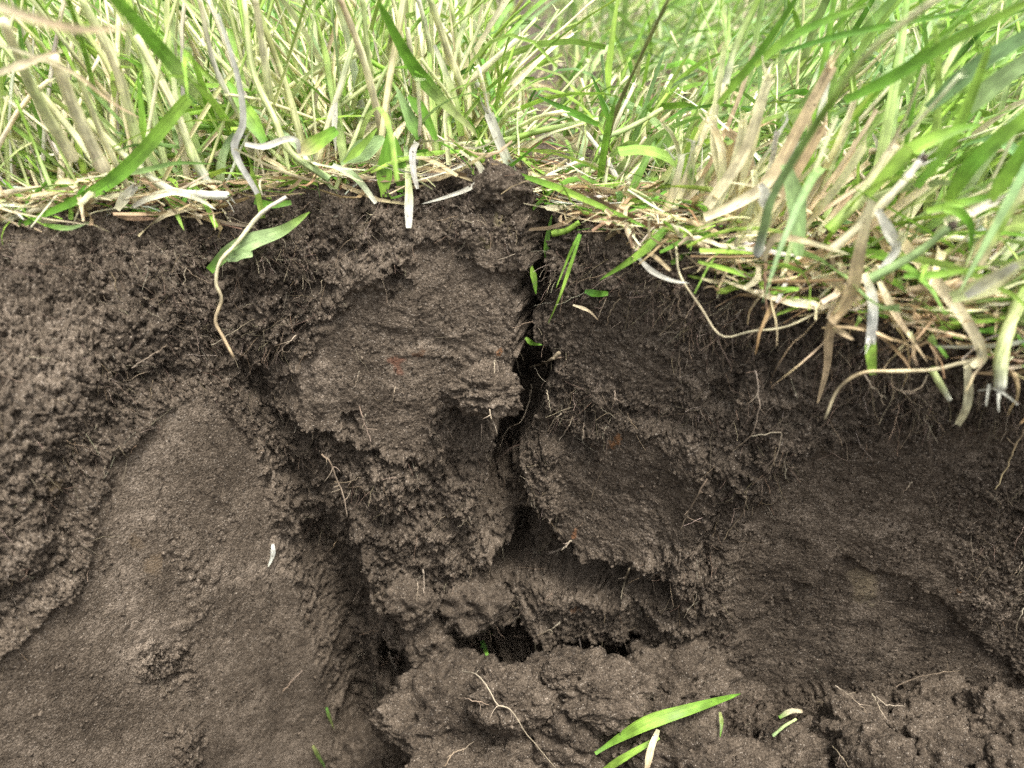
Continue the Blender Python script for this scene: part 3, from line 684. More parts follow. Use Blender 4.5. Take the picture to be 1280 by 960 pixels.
# ---- random turf -------------------------------------------------------------------------------------------------
EDGE_U = U[c0:c1]; EDGE_Y = POS[int(np.argmax(zone == 1)) - 3, c0:c1, 1]
def edge_y(x): return np.interp(x, WU, WT[0])
def ground_z(x, y): return (np.interp(x, LU, LZ) + float(lip_bump(np.array(x)))) * math.exp(-max(y - edge_y(x), 0) / .03)
def gap(x, y):
    """bare furrow running back from the crack"""
    gx = .017 - .008 * (y - .34); return math.exp(-((x - gx) / (.014 + .012 * (y - .3))) ** 2)
items = []      # (kind, geometry, path, width, attributes)
def grow(root, az, tilt, length, droop, n, side=0., hang=False):
    """path of a blade: starts tilted by `tilt` from vertical towards azimuth az (0 = +x, pi/2 = away), bends over by droop"""
    ds = length / (n - 1); p = np.array(root, float); out = [p.copy()]; th = tilt
    for k in range(n - 1):
        th += droop * (k + .5) / (n - 1) * 2 / (n - 1) ; az += side / (n - 1)
        p = p + ds * np.array([math.sin(th) * math.cos(az), math.sin(th) * math.sin(az), math.cos(th)])
        if not hang: p[2] = max(p[2], root[2] + .0015 + .002 * math.sin(7 * az + k))
        out.append(p.copy())
    return np.array(out)
def add_random(x, y, far):
    g = rng; z = ground_z(x, y) - .002; gp = gap(x, y)
    if g.random() < gp * (.93 if y < .7 else .7): return
    front = y - edge_y(x); rightness = 1 / (1 + math.exp(-(x - .03) / .02)) if y < .6 else .5 + .25 * np.sign(x - .04)
    n = 5 if far else 9
    if .045 < x < .125 and front < .05 and g.random() < .6: return
    r = g.random(); hscale = (1 - .6 * gp)
    if front < .022: hscale *= .55 if x > -.02 else .8
    if y > .55: hscale *= .72
    elif -.03 < x < .10: hscale *= .62
    lean_c = .36 * (x + .05) / .15 if x < .03 else .42 + 2.6 * min(x, .12)                               # mean lean towards +x
    az = g.normal(0, .9); mean = np.array([lean_c, -.05]); v = mean + np.array([.50, .36]) * g.normal(size=2) * (1.7 if g.random() < .3 else 1)
    gd = x - (.017 - .008 * (y - .34))
    if abs(gd) < .022 + .012 * y: v[0] = abs(v[0]) * .5 * np.sign(gd)                  # the turf parts along the furrow
    if front < .03 and x < .04: v[1] = abs(v[1])
    az = math.atan2(v[1], v[0]); tilt = min(np.hypot(*v), 1.2)
    p_stem = .44 * (1 - rightness) + .20 * rightness; p_dead = .13 if front > .03 else .22
    if far: p_stem = .34 * (1 - rightness) + .16 * rightness; p_dead = .10
    if r < p_stem:
        L_ = g.uniform(.045, .115) * hscale * (1.15 if rightness < .3 else .7); rad = g.uniform(.00045, .00085) if g.random() < .55 else g.uniform(.0008, .0014)
        P = grow((x, y, z), az, tilt * .75, L_, g.uniform(-.1, .5), n)
        t = g.random(); a, b = (('cream', 'pale') if t < .45 else ('pale', 'lime') if t < .72 else ('white', 'cream') if t < .85 else ('straw', 'cream'))
        if rightness > .5 and g.random() < .45: a, b = 'straw', 'cream'
        col = sheath_cols((a, b), n); P = P + .0012 * np.cumsum(rng.normal(size=(n, 3)), 0) * .35
        if rng.random() < .5 or far: G_ = ribbon(P, rad * 2.3 * np.linspace(1.1, .75, n) * (1 + .12 * rng.normal(size=n)), np.array([math.cos(az), math.sin(az) - 1.2, .2]) + .5 * rng.normal(size=3), rng.uniform(.5, 1.1), col, rng.normal(0, .5))
        else:
            st_ = rng.uniform(.3, .8); G_ = tube(P, rad * np.where(np.linspace(0, 1, n) < st_, 1.15, .85), col, 6)
        if not far: G_ = merge([G_] + fray(P, rad * 2, col, 3))
        items.append(('stem', G_, P, rad * 2, dict(a=a, b=b, tilt=tilt, az=az, L=L_, droop=0)))
    elif r < p_stem + p_dead:
        L_ = g.uniform(.03, .075) * hscale; w = g.uniform(.0015, .0042)
        P = grow((x, y, z), g.uniform(.2, 2.9) if front < .03 else g.uniform(-3.1, 3.1), tilt + g.uniform(.1, .7), L_, g.uniform(.3, 1.8), n, g.normal(0, 1.2))
        t = g.random(); a, b = ('tan', 'straw') if t < .5 else ('straw', 'white') if t < .8 else ('rust', 'tan')
        items.append(('dead', ribbon(P, leafw(n, w, .7, .15, .3), g.normal(size=3), g.uniform(.1, .8), grad(C3(a, .3), C3(b, .3), n), g.normal(0, 1.6)), P, w, dict(a=a, b=b, tilt=tilt, az=az, L=L_, droop=1)))
    else:
        thin = g.random() < .35
        L_ = g.uniform(.05, .125) * hscale * (1.1 if rightness > .5 else 1.); w = g.uniform(.0009, .0020) if thin else g.uniform(.0019, .0040) * (1.25 if rightness > .5 else 1)
        dr = g.uniform(.1, 1.2) if g.random() < .75 else g.uniform(1.2, 2.4)
        if not far: w *= min(1, (y - .04) / .26)
        P = grow((x, y, z), az, tilt, L_, dr, n, g.normal(0, .3))
        t = g.random()
        b = 'lime' if t < .34 else 'green' if t < .66 else 'sage' if t < .78 else 'blue' if t < .88 else 'deep'
        a = 'pale' if g.random() < .6 else 'lime'
        hint = np.array([math.cos(az), math.sin(az), .3]) + .5 * g.normal(size=3)
        cut = g.random() < .3
        items.append(('blade', ribbon(P, leafw(n, w, .55, .75 if cut else .02, .3), hint, g.uniform(.12, .55), grad(C3(a, .25), C3(b, .35), n, .55), g.normal(0, .6)), P, w, dict(a=a, b=b, tilt=tilt, az=az, L=L_, droop=dr)))
def strew(n, ylo, yhi, xlo, xhi, far):
    for _ in range(n):
        x = rng.uniform(xlo, xhi); f = rng.uniform(0, 1)
        y = edge_y(x) + .004 + (ylo + (yhi - ylo) * f)
        if abs(x) > .26 + .75 * (y - .25): continue
        add_random(x, y, far)
strew(820, 0, .035, -.24, .21, False)
strew(2600, .035, .16, -.33, .33, False)
strew(3400, .14, .42, -.6, .6, True)
strew(9500, .38, 1.3, -1.25, 1.25, True)
# dead litter matted between the bases
for _ in range(3400):
    near = rng.random() < .62; x = rng.uniform(-.25, .21) if near else rng.uniform(-.45, .45)
    y = edge_y(x) + (rng.uniform(-.004, .035) if near else rng.uniform(.03, .25))
    if near and x < .01 and x > -.115 and rng.random() < .45: continue
    
    z = ground_z(x, y) + rng.uniform(.000, .010); L_ = rng.uniform(.010, .046); az = rng.normal(0, .7) + (math.pi if rng.random() < .5 else 0); n = 6
    dz = rng.normal(0, .22); P0_ = np.array([x, y, z]); d = np.array([math.cos(az), math.sin(az), dz]); s = rng.normal(size=3) * .55
    t = np.linspace(-.5, .5, n)[:, None]; P = P0_ + d * t * L_ + s * (t * t - .1) * L_
    P[:, 2] = np.maximum(P[:, 2], ground_z(x, y) - .001)
    k = rng.random(); a = 'tan' if k < .26 else 'straw' if k < .42 else 'rust' if k < .54 else 'brown' if k < .66 else 'cream' if k < .74 else 'white' if k < .78 else 'lime' if k < .90 else 'green'
    w = rng.uniform(.0006, .0030) if rng.random() < .7 else rng.uniform(.0004, .0009)
    items.append(('straw', ribbon(P, leafw(n, w, .6, .4, .4), rng.normal(size=3), rng.uniform(.1, .7), grad(C3(a, .4), C3(a, .4), n), rng.normal(0, 1.2)), P, w, dict(a=a, b=a, tilt=1.4, az=az, L=L_, droop=0)))

# brown dead clump hanging from the turf edge
for _ in range(60):
    x = rng.normal(.130, .026); y = edge_y(x) + rng.uniform(-.006, .010); n = 9; L_ = rng.uniform(.006, .022) if rng.random() < .7 else rng.uniform(.02, .04); w = rng.uniform(.0004, .0018); z = ground_z(x, y) + rng.uniform(-.004, .004)
    P = grow((x, y, z), rng.uniform(-3.3, .2), rng.uniform(.9, 2.2), L_, rng.uniform(.3, 1.5), n, rng.normal(0, 1.2), True); P = P + .0008 * np.cumsum(rng.normal(size=(n, 3)), 0) * .6
    a, b = [('rust', 'rust'), ('tan', 'rust'), ('straw', 'tan'), ('rust', 'brown'), ('tan', 'tan')][rng.integers(5)]
    items.append(('dead', ribbon(P, leafw(n, w, .7, .2, .3), rng.normal(size=3), rng.uniform(.2, .9), sheath_cols((a, b), n), rng.normal(0, 1.8)), P, w, dict(a=a, b=b, tilt=1.4, az=-1.5, L=L_, droop=1)))
# tuft of cut tan and cream stems in front of the right-hand turf, and a smaller one further along
for _ in range(64):
    if rng.random() < .72: x = rng.uniform(.050, .100); y = edge_y(x) + rng.uniform(.004, .035); ln_ = rng.uniform(.032, .068); th = rng.normal(.55, .22)
    else: x = rng.uniform(.10, .17); y = edge_y(x) + rng.uniform(.006, .03); ln_ = rng.uniform(.02, .045); th = rng.normal(.9, .25)
    n = 9; rad = rng.uniform(.0007, .0019); P = grow((x, y, ground_z(x, y) - .001), rng.normal(.1, .35), th, ln_, rng.normal(-.35, .3), n)
    a, b = [('straw', 'cream'), ('tan', 'straw'), ('cream', 'white'), ('pale', 'cream'), ('straw', 'tan')][rng.integers(5)]
    col = sheath_cols((a, b), n); G_ = ribbon(P, rad * 2.2 * np.linspace(1.15, .85, n), np.array([0, -1, .3]) + .4 * rng.normal(size=3), rng.uniform(.4, 1.0), col, rng.normal(0, .3))
    items.append(('stem', merge([G_] + fray(P, rad * 2, col, 4)), P, rad * 2, dict(a=a, b=b, tilt=th, az=0, L=ln_, droop=0)))
for _ in range(44):
    x = rng.uniform(.045, .205); y = edge_y(x) + rng.uniform(.0, .02); n = 9; z = ground_z(x, y) + .001; L_ = rng.uniform(.012, .032); w = rng.uniform(.0010, .0028)
    P = grow((x, y, z), rng.uniform(-2.6, -.2), rng.uniform(.7, 1.3), L_, rng.uniform(.1, 1.0), n, rng.normal(0, .5), True)
    k = rng.random()
    if k < .55: a, b, kd = 'pale', ('lime' if k < .3 else 'green'), 'blade'
    else: a, b, kd = 'straw', ('tan' if k < .8 else 'cream'), 'dead'
    items.append((kd, ribbon(P, leafw(n, w, .6, .1, .3), np.array([0, -.6, .8]) + .5 * rng.normal(size=3), rng.uniform(.1, .6), grad(C3(a, .25), C3(b, .35), n, .6), rng.normal(0, .8)), P, w, dict(a=a, b=b, tilt=1.2, az=-1.5, L=L_, droop=1)))

# ---- which of them show largest: coarse visibility buffer
hand = []     # paths of the hand-placed plants are splatted too (filled below)
# ---- hand-placed plants: (name, category, label, form, points in photo pixels, depth rule, width px, pigments, options)
def path_of(pts, rule, n):
    """rule: ('y', y0, y1) horizontal distance along the blade; ('s', gap) hugging the soil surface with a gap in metres; ('g', y1) rooted on the ground, tip at distance y1"""
    pts = np.array(pts, float); q = catmull(np.c_[pts, np.zeros(len(pts))], n)[:, :2]
    L_ = np.r_[0, np.cumsum(np.hypot(*np.diff(q, axis=0).T))]; t = L_ / L_[-1]
    if rule[0] == 'y': return np.array([at_y(a, b, rule[1] + (rule[2] - rule[1]) * s) for (a, b), s in zip(q, t)])
    if rule[0] == 'g':
        g0 = at_z(q[0][0], q[0][1], .003); return np.array([at_y(a, b, g0[1] + (rule[1] - g0[1]) * s) for (a, b), s in zip(q, t)])
    D = np.array([depth(a, b, 2) for a, b in q]); 
    Dm = np.array([D[max(i - 2, 0):i + 3].min() for i in range(len(D))]); k = np.ones(5) / 5; Ds = np.convolve(np.pad(Dm, 2, mode='edge'), k, 'valid')
    Ds = np.minimum(Ds, D) - rule[1]
    if len(rule) > 2: Ds = Ds - rule[2] * np.sin(np.pi * t)
    return np.array([at_depth(a, b, d) for (a, b), d in zip(q, Ds)])
def hand_plant(name, cat, label, form, pts, rule, wpx, pig, base=.6, tip=.03, peak=.35, fold=.3, twist=0., wave=0., group=None, n=18, roll=0., mat=None):
    P = path_of(pts, rule, n); D = (P - EYE) @ CF
    w = wpx / FPX * D
    if isinstance(pig, str): pig = (pig, pig)
    m = len(pig); cc = np.array([C3(k, .12) for k in pig]); t = np.linspace(0, m - 1, n); cols = np.stack([np.interp(t, range(m), cc[:, i]) for i in range(3)], 1)
    if form == 'leaf':
        V = unit(P - EYE); T = unit(np.gradient(P, axis=0)); S = np.cross(T, V)
        g = ribbon(P, leafw(n, 1, base, tip, peak) * w, -V + roll * unit(S), fold, cols, twist, wave); mt = mat or M_LEAF
    else:
        tt = np.linspace(0, 1, n); g = tube(P, w * .5 * (base + (tip - base) * tt if base != .6 or tip != .03 else 1.0 - .25 * tt) * (1 + .13 * perlin(tt * 9 + len(label), tt * 0 + len(pts) * 3.1, 77) + .06 * rng.normal(size=n)), cols); mt = mat or M_STEM
    if cat == 'stem' and tip > .6: g = merge([g] + fray(P, float(w[-1]) * .9, cols, 6))
    o = plant_obj(name, g, mt); tag(o, label, cat, group); hand.append((P, float(np.mean(w))))
    return o, P
GB, GS, DL, ST = 'grass_leaf', 'grass_stalk', 'dead_leaf', 'straw'
gB, gS, gD = 'turf grass blades', 'pale grass stems', 'dead grass leaves on the turf edge'
HP = [
 # left turf
 (GB, 'blade', 'long broad green blade lying slantwise down to the soil edge', 'leaf', [(30, 280), (144, 222), (236, 122)], ('y', .272, .285), 17, ('green', 'green', 'lime'), dict(base=.35, tip=.8, peak=.6)),
 (GB, 'blade', 'wide green blade arching from the top frame edge into a whitish sheath', 'leaf', [(306, 208), (289, 161), (236, 103), (188, 47), (140, -8)], ('g', .25), 19, ('white', 'pale', 'green', 'green'), dict(base=.35, tip=.7, peak=.55)),
 (GS, 'stem', 'grey-white withered sheath standing in a shallow double curve', 'leaf', [(322, 242), (293, 188), (304, 151), (296, 91), (272, 17)], ('y', .290, .285), 9, ('grey', 'grey', 'grey', 'white'), dict(base=.7, tip=.4)),
 (GS, 'stem', 'pale green stem curving down to the soil edge near the dark lump', 'stem', [(412, 224), (363, 190), (343, 148), (316, 87), (305, -4)], ('y', .296, .31), 9.5, ('sage', 'pale', 'pale', 'pale'), {}),
 (GS, 'stem', 'straight cream stem running off the top frame edge', 'stem', [(341, 150), (330, 70), (318, -6)], ('y', .315, .30), 12, ('pale', 'cream', 'cream'), {}),
 (GS, 'stem', 'thin cream stem bowed beside the wide arching green blade', 'stem', [(302, 148), (269, 84), (248, -6)], ('y', .31, .30), 8, ('cream', 'white', 'cream'), {}),
 (GS, 'stem', 'speckled pale stem slanting behind the long fallen blade', 'stem', [(172, 178), (144, 81), (100, -4)], ('y', .295, .28), 13, ('pale', 'cream', 'pale'), {}),
 (GS, 'stem', 'thick pale stem bent at the foot of the stubble', 'stem', [(260, 228), (242, 195), (215, 128), (170, 44)], ('y', .298, .30), 13, ('grey', 'pale', 'cream', 'pale'), {}),
 (DL, 'dead leaf', 'blurred tan leaf tip hanging in from the top corner', 'leaf', [(-30, -2), (40, 22), (105, 37), (168, 33)], ('y', .185, .20), 13, ('straw', 'tan', 'tan'), dict(mat='dry', base=.9)),
 (DL, 'dead leaf', 'tan leaf tip with brown point crossing the thick stems', 'leaf', [(-10, 94), (40, 76), (80, 62)], ('y', .24, .25), 10, ('straw', 'tan'), dict(mat='dry')),
 (DL, 'dead leaf', 'thread-like tan leaf sagging across the thick stems', 'leaf', [(-10, 52), (84, 87), (140, 128), (176, 148)], ('y', .25, .27), 5, ('cream', 'tan', 'tan'), dict(mat='dry', base=.8)),
 (GS, 'stem', 'white stem base lying flat on the turf edge', 'stem', [(108, 150), (160, 198), (210, 236), (250, 243), (287, 245)], ('y', .285, .288), 10, ('pale', 'cream', 'white', 'white'), dict(base=.9, tip=1.1)),
 (GS, 'stem', 'thick tilted stem next to the frame edge', 'stem', [(92, 198), (44, 118), (4, 25)], ('y', .275, .25), 15, ('cream', 'pale', 'cream'), {}),
 (GS, 'stem', 'broad tan-cream stem leaning beside the thick tilted one', 'stem', [(130, 212), (97, 144), (66, 70)], ('y', .28, .265), 18, ('straw', 'cream', 'cream'), {}),
 (GS, 'stem', 'slender stem leaning parallel to the broad tan-cream one', 'stem', [(170, 255), (128, 170), (96, 90)], ('y', .288, .27), 9, ('straw', 'cream', 'pale'), {}),
 (DL, 'dead leaf', 'white ribbon leaf looping over the stubble', 'leaf', [(306, 180), (330, 183), (356, 174), (371, 176), (374, 192)], ('y', .288, .295), 8, ('white', 'white'), dict(mat='dry', base=.7, tip=.5)),
 (GB, 'blade', 'short bright green blade behind the white ribbon leaf', 'leaf', [(331, 178), (309, 141), (284, 100)], ('y', .30, .31), 20, ('green', 'lime', 'green'), dict(base=.5, peak=.4)),
 (GB, 'blade', 'small green leaf turning brown on one side above the dark soil lump', 'leaf', [(372, 192), (396, 178), (421, 162)], ('y', .295, .30), 20, ('tan', 'lime', 'green'), dict(base=.5, tip=.5)),
 (GB, 'blade', 'small yellow-green blade pointing down onto the soil edge', 'leaf', [(199, 226), (215, 255), (230, 288)], ('s', .004), 9, ('lime', 'lime'), dict(base=.8)),
 (DL, 'dead leaf', 'white withered strip curling over the litter', 'leaf', [(166, 258), (190, 246), (218, 240), (250, 250), (270, 262)], ('y', .283, .286), 9, ('white', 'cream', 'white'), dict(mat='dry')),
 (DL, 'dead leaf', 'pale hollow dead leaf upright at the turf edge', 'leaf', [(146, 262), (158, 244), (170, 232)], ('y', .279, .283), 12, ('cream', 'white'), dict(mat='dry', tip=.6)),
 (GB, 'blade', 'flat green blade lying along the soil edge', 'leaf', [(55, 281), (85, 285), (112, 278)], ('s', .004), 7, ('green', 'sage'), {}),
 (GB, 'blade', 'thin green blade curving over the white stem base', 'leaf', [(150, 218), (180, 213), (220, 204), (268, 205)], ('y', .283, .292), 7, ('sage', 'green'), {}),
 (GB, 'blade', 'upright deep green blade between the thick pale stems', 'leaf', [(180, 205), (178, 150), (172, 90)], ('y', .295, .30), 10, ('lime', 'green'), {}),
 # leaf on the soil, left of centre
 ('torn_leaf', 'leaf', 'torn pale green leaf lying on the crumbly soil under a dry stalk', 'leaf', [(262, 338), (285, 316), (318, 300), (353, 288), (387, 265)], ('s', .005), 21, ('green', 'sage', 'sage', 'lime'), dict(base=.5, tip=.05, peak=.45, wave=.12)),
 ('torn_leaf', 'leaf', 'small torn leaf flap beside the dry stalk', 'leaf', [(284, 325), (300, 318), (316, 318)], ('s', .006), 14, ('sage', 'sage'), dict(base=.4, tip=.4)),
 (ST, 'straw', 'kinked dry stalk hanging over the soil face past the torn leaf', 'stem', [(358, 246), (326, 267), (296, 304), (275, 327), (270, 354), (277, 374), (269, 400), (278, 420), (292, 447)], ('s', .008), 5.5, ('white', 'cream', 'straw', 'tan', 'tan'), dict(mat='dry', n=26)),
 (GB, 'blade', 'small round-ended green leaf above the dry stalk', 'leaf', [(318, 252), (340, 256), (364, 253)], ('s', .004), 9, ('green', 'green'), dict(base=.7, tip=.6)),
 # centre
 (GS, 'stem', 'tan-streaked cream stem above the cluster of broad leaves', 'stem', [(478, 165), (454, 74), (424, -6)], ('y', .318, .30), 11, ('straw', 'cream', 'tan'), {}),
 (GS, 'stem', 'pale green stem just beside the tan-streaked one', 'stem', [(468, 118), (460, 70), (453, -6)], ('y', .33, .32), 9, ('pale', 'pale'), {}),
 (GB, 'blade', 'tapering green blade leaning across the centre stems', 'leaf', [(597, 168), (548, 121), (511, 74), (474, 4)], ('y', .325, .30), 18, ('pale', 'green', 'green'), dict(base=.3, peak=.5, tip=.3)),
 (GS, 'stem', 'pale stem with dark specks rising to the top frame edge', 'stem', [(582, 122), (561, 67), (536, -6)], ('y', .335, .32), 12, ('pale', 'cream', 'pale'), {}),
 (GS, 'stem', 'upright pale stem beside the speckled one', 'stem', [(534, 148), (538, 67), (522, -6)], ('y', .34, .33), 9, ('pale', 'pale', 'white'), {}),
 (GS, 'stem', 'split white-green sheath crossing the speckled stem', 'leaf', [(577, 170), (565, 114), (543, 56)], ('y', .325, .325), 10, ('lime', 'pale', 'white'), dict(base=.8, tip=.4)),
 (GB, 'blade', 'hair-thin dark green blade above the frayed white stem', 'leaf', [(610, 152), (591, 111), (586, 62)], ('y', .34, .345), 5, ('olive', 'deep'), {}),
 (GS, 'stem', 'frayed white cut stem leaning on the knob by the crack', 'leaf', [(647, 228), (628, 186), (611, 142)], ('y', .312, .315), 12, ('sage', 'white', 'white'), dict(base=.6, tip=1.0, fold=.6)),
 (GS, 'stem', 'yellow-green stem lying level behind the crack', 'stem', [(565, 182), (628, 176), (682, 162), (748, 150)], ('y', .33, .335), 9, ('cream', 'lime', 'pale'), {}),
 (GB, 'blade', 'dark toothed leaf pointing over the furrow', 'leaf', [(748, 156), (710, 138), (668, 118)], ('y', .33, .325), 9, ('green', 'deep'), {}),
 ('tall_stalk', 'stalk', 'tall brownish-green stalk rising out of the turf beside the furrow', 'stem', [(755, 205), (766, 151), (796, 81), (838, -6)], ('y', .325, .29), 6, ('brown', 'olive', 'olive'), {}),
 (GB, 'blade', 'narrow side blade branching low from the tall stalk', 'leaf', [(762, 152), (752, 125), (739, 92)], ('y', .325, .325), 7, ('green', 'deep'), {}),
 (GS, 'stem', 'pale green cut stem slanting beside the tall stalk', 'stem', [(750, 174), (790, 158), (828, 136)], ('y', .318, .33), 8, ('sage', 'pale'), {}),
 ('broad_leaf', 'leaf', 'light grey-green broad leaf folded in the leaf cluster on the soil edge', 'leaf', [(426, 205), (450, 190), (480, 172)], ('y', .303, .31), 26, ('sage', 'sage'), dict(base=.2, tip=.2, peak=.6)),
 ('broad_leaf', 'leaf', 'upright bright green broad leaf of the cluster on the soil edge', 'leaf', [(480, 246), (481, 205), (487, 162)], ('y', .303, .307), 20, ('lime', 'green', 'green'), dict(base=.4)),
 ('broad_leaf', 'leaf', 'shaded narrow green leaf beside the upright one in the cluster', 'leaf', [(500, 240), (502, 210), (494, 170)], ('y', .305, .307), 15, ('green', 'green'), dict(base=.5)),
 ('broad_leaf', 'leaf', 'green leaf with a dark hole behind the cluster', 'leaf', [(524, 174), (512, 146), (495, 108)], ('y', .31, .315), 17, ('green', 'sage'), dict(base=.4)),
 ('broad_leaf', 'leaf', 'green leaf curving down beside the one with a dark hole', 'leaf', [(510, 120), (528, 140), (546, 176)], ('y', .312, .31), 16, ('green', 'green'), dict(base=.3, tip=.25)),
 ('broad_leaf', 'leaf', 'bright yellow-green leaf edge on at the cluster front', 'leaf', [(430, 203), (452, 183), (472, 160)], ('y', .300, .306), 11, ('lime', 'lime'), dict(base=.3)),
 (DL, 'dead leaf', 'white split leaf hanging straight down over the soil edge', 'leaf', [(507, 182), (511, 235), (511, 262), (511, 285)], ('s', .007), 11, ('sage', 'pale', 'white', 'white'), dict(base=.5, tip=.6, peak=.6, mat='dry')),
 (DL, 'dead leaf', 'cream leaf bent in a hook over the central soil edge', 'leaf', [(575, 188), (597, 204), (603, 222), (585, 236), (555, 247), (527, 255)], ('y', .306, .300), 8, ('cream', 'white', 'white'), dict(mat='dry')),
 (DL, 'dead leaf', 'grey withered leaf drooping inside the leaf cluster', 'leaf', [(522, 178), (516, 190), (517, 215), (522, 236)], ('y', .302, .298), 9, ('white', 'grey', 'white'), dict(mat='dry', tip=.4)),
 (DL, 'dead leaf', 'narrow white leaf hanging behind the upright broad leaf', 'leaf', [(420, 128), (418, 160), (420, 190)], ('y', .305, .305), 7, ('white', 'white'), dict(mat='dry')),
 (DL, 'dead leaf', 'pale leaf slanting down to the soil at the cluster foot', 'leaf', [(416, 206), (445, 222), (470, 254)], ('y', .301, .298), 9, ('white', 'sage', 'white'), dict(mat='dry', tip=.5)),
 # crack
 (GB, 'blade', 'hair-thin green blade hanging down beside the crack', 'leaf', [(724, 292), (712, 318), (695, 360)], ('s', .006), 4, ('green', 'lime'), {}),
 (GB, 'blade', 'longer hair-thin green blade hanging beside the crack', 'leaf', [(726, 293), (712, 335), (700, 370), (685, 405)], ('s', .007), 4.5, ('green', 'lime', 'lime'), {}),
 (GB, 'blade', 'small pointed green leaf inside the top of the crack', 'leaf', [(664, 332), (668, 350), (670, 368)], ('y', .296, .294), 8, ('lime', 'green'), dict(base=.4)),
 (GB, 'blade', 'upright green shoot in the shadow of the crack', 'leaf', [(684, 330), (684, 300), (690, 268)], ('y', .30, .305), 8, ('green', 'green'), {}),
 ('leaf_fragment', 'leaf', 'cut green leaf fragment stuck on the soil near the crack', 'leaf', [(731, 364), (745, 367), (760, 367)], ('s', .002), 9, ('deep', 'green'), dict(base=.5, tip=.55, wave=.2)),
 ('leaf_fragment', 'leaf', 'tiny curled green shoot at the mouth of the crack', 'leaf', [(657, 422), (665, 429), (678, 431)], ('s', .006), 6, ('lime', 'green'), {}),
 ('leaf_fragment', 'leaf', 'straw chip stuck on the soil below the green fragment', 'leaf', [(716, 381), (735, 388), (748, 400)], ('s', .003), 4, ('straw', 'tan'), dict(mat='dry')),
 (GB, 'blade', 'pointed green blade tip resting on the soil edge beyond the crack', 'leaf', [(832, 286), (800, 317), (750, 350)], ('s', .010), 11, ('green', 'lime', 'green'), dict(base=.8)),
 (DL, 'dead leaf', 'white strip curled on the soil edge beyond the crack', 'leaf', [(798, 322), (814, 338), (838, 350), (862, 354)], ('s', .008), 7, ('white', 'white'), dict(mat='dry')),
 (DL, 'dead leaf', 'curled tan leaf end beside the white strip', 'leaf', [(796, 310), (815, 318), (838, 338)], ('s', .008), 6, ('tan', 'tan'), dict(mat='dry', tip=.6)),
 (GB, 'blade', 'level green blade across the litter beyond the crack', 'leaf', [(648, 218), (700, 236), (760, 262), (820, 290)], ('y', .305, .27), 9, ('green', 'lime', 'green'), {}),
 (GS, 'stem', 'short lime stem lying in the litter beyond the crack', 'stem', [(690, 292), (708, 288), (724, 278)], ('y', .297, .295), 9, ('lime', 'lime'), {}),
 (GS, 'stem', 'yellow-green stem lying slantwise behind the litter', 'stem', [(664, 220), (700, 235), (740, 248)], ('y', .312, .31), 9, ('pale', 'lime'), {}),
 # right turf
 (GS, 'stem', 'widest tan cut stem with a frayed top', 'leaf', [(880, 272), (925, 252), (961, 225), (1001, 155), (1040, 82)], ('y', .262, .262), 14, ('straw', 'straw', 'tan', 'tan'), dict(base=.8, tip=1.0, fold=.7, mat='dry')),
 (GS, 'stem', 'cream cut stem beside the widest tan one', 'leaf', [(884, 258), (931, 188), (962, 92)], ('y', .268, .268), 14, ('cream', 'straw', 'cream'), dict(base=.9, tip=.8, fold=.7, mat='dry')),
 (GS, 'stem', 'slim upright cream stem behind the two wide cut ones', 'leaf', [(900, 222), (892, 161), (906, 56)], ('y', .28, .285), 9, ('cream', 'cream', 'pale'), dict(base=.9, tip=.7, fold=.7)),
 (GS, 'stem', 'long slanting stem crossing all the turf, grey-green below and cream above', 'stem', [(947, 318), (955, 285), (971, 235), (1038, 128), (1092, 60), (1176, -6)], ('y', .238, .20), 12, ('grey', 'sage', 'sage', 'lime', 'pale', 'cream'), dict(n=26)),
 (GS, 'stem', 'green-white cut stem above the slim upright one', 'stem', [(907, 104), (921, 54), (950, -6)], ('y', .29, .29), 9, ('white', 'pale', 'lime'), {}),
 (GB, 'blade', 'green blade slanting up behind the cut stems', 'leaf', [(898, 130), (947, 70), (998, -6)], ('y', .28, .27), 11, ('lime', 'green', 'green'), dict(tip=.5)),
 (GB, 'blade', 'broad green blade arching level near the top frame edge', 'leaf', [(944, 82), (985, 48), (1040, 22), (1090, 4)], ('y', .275, .27), 12, ('lime', 'green', 'lime'), {}),
 (GB, 'blade', 'dark rounded blade stretched level behind the long slanting stem', 'leaf', [(976, 66), (1051, 44), (1135, 27), (1212, 14)], ('y', .28, .27), 8, ('deep', 'green', 'green'), dict(tip=.4)),
 (GB, 'blade', 'long green blade running up to the frame corner', 'leaf', [(1056, 126), (1119, 94), (1186, 54), (1285, 2)], ('y', .26, .24), 16, ('green', 'green', 'lime'), dict(tip=.6)),
 (GB, 'blade', 'pale blue-green blade under the long corner blade', 'leaf', [(1160, 136), (1219, 84), (1290, 40)], ('y', .262, .25), 22, ('blue', 'blue'), dict(tip=.7)),
 (GB, 'blade', 'second wide grey-green blade lower than the pale blue-green one', 'leaf', [(1210, 138), (1240, 108), (1290, 70)], ('y', .255, .25), 24, ('sage', 'sage'), dict(tip=.8)),
 (GB, 'blade', 'bright keeled blade standing steep in front of the wide pale blades', 'leaf', [(1146, 234), (1186, 181), (1214, 120), (1236, 60)], ('y', .248, .25), 15, ('green', 'lime', 'lime'), dict(fold=.8, tip=.4)),
 (GB, 'blade', 'broad curved green blade bending over the dirty stem', 'leaf', [(1084, 244), (1135, 191), (1186, 165), (1225, 155)], ('y', .245, .245), 20, ('lime', 'lime', 'green'), dict(base=.5)),
 (GB, 'blade', 'pale green blunt blade hanging straight down in front of the stems', 'leaf', [(982, 205), (995, 250), (998, 285), (998, 320)], ('y', .244, .236), 22, ('sage', 'sage', 'sage'), dict(base=.6, tip=.45)),
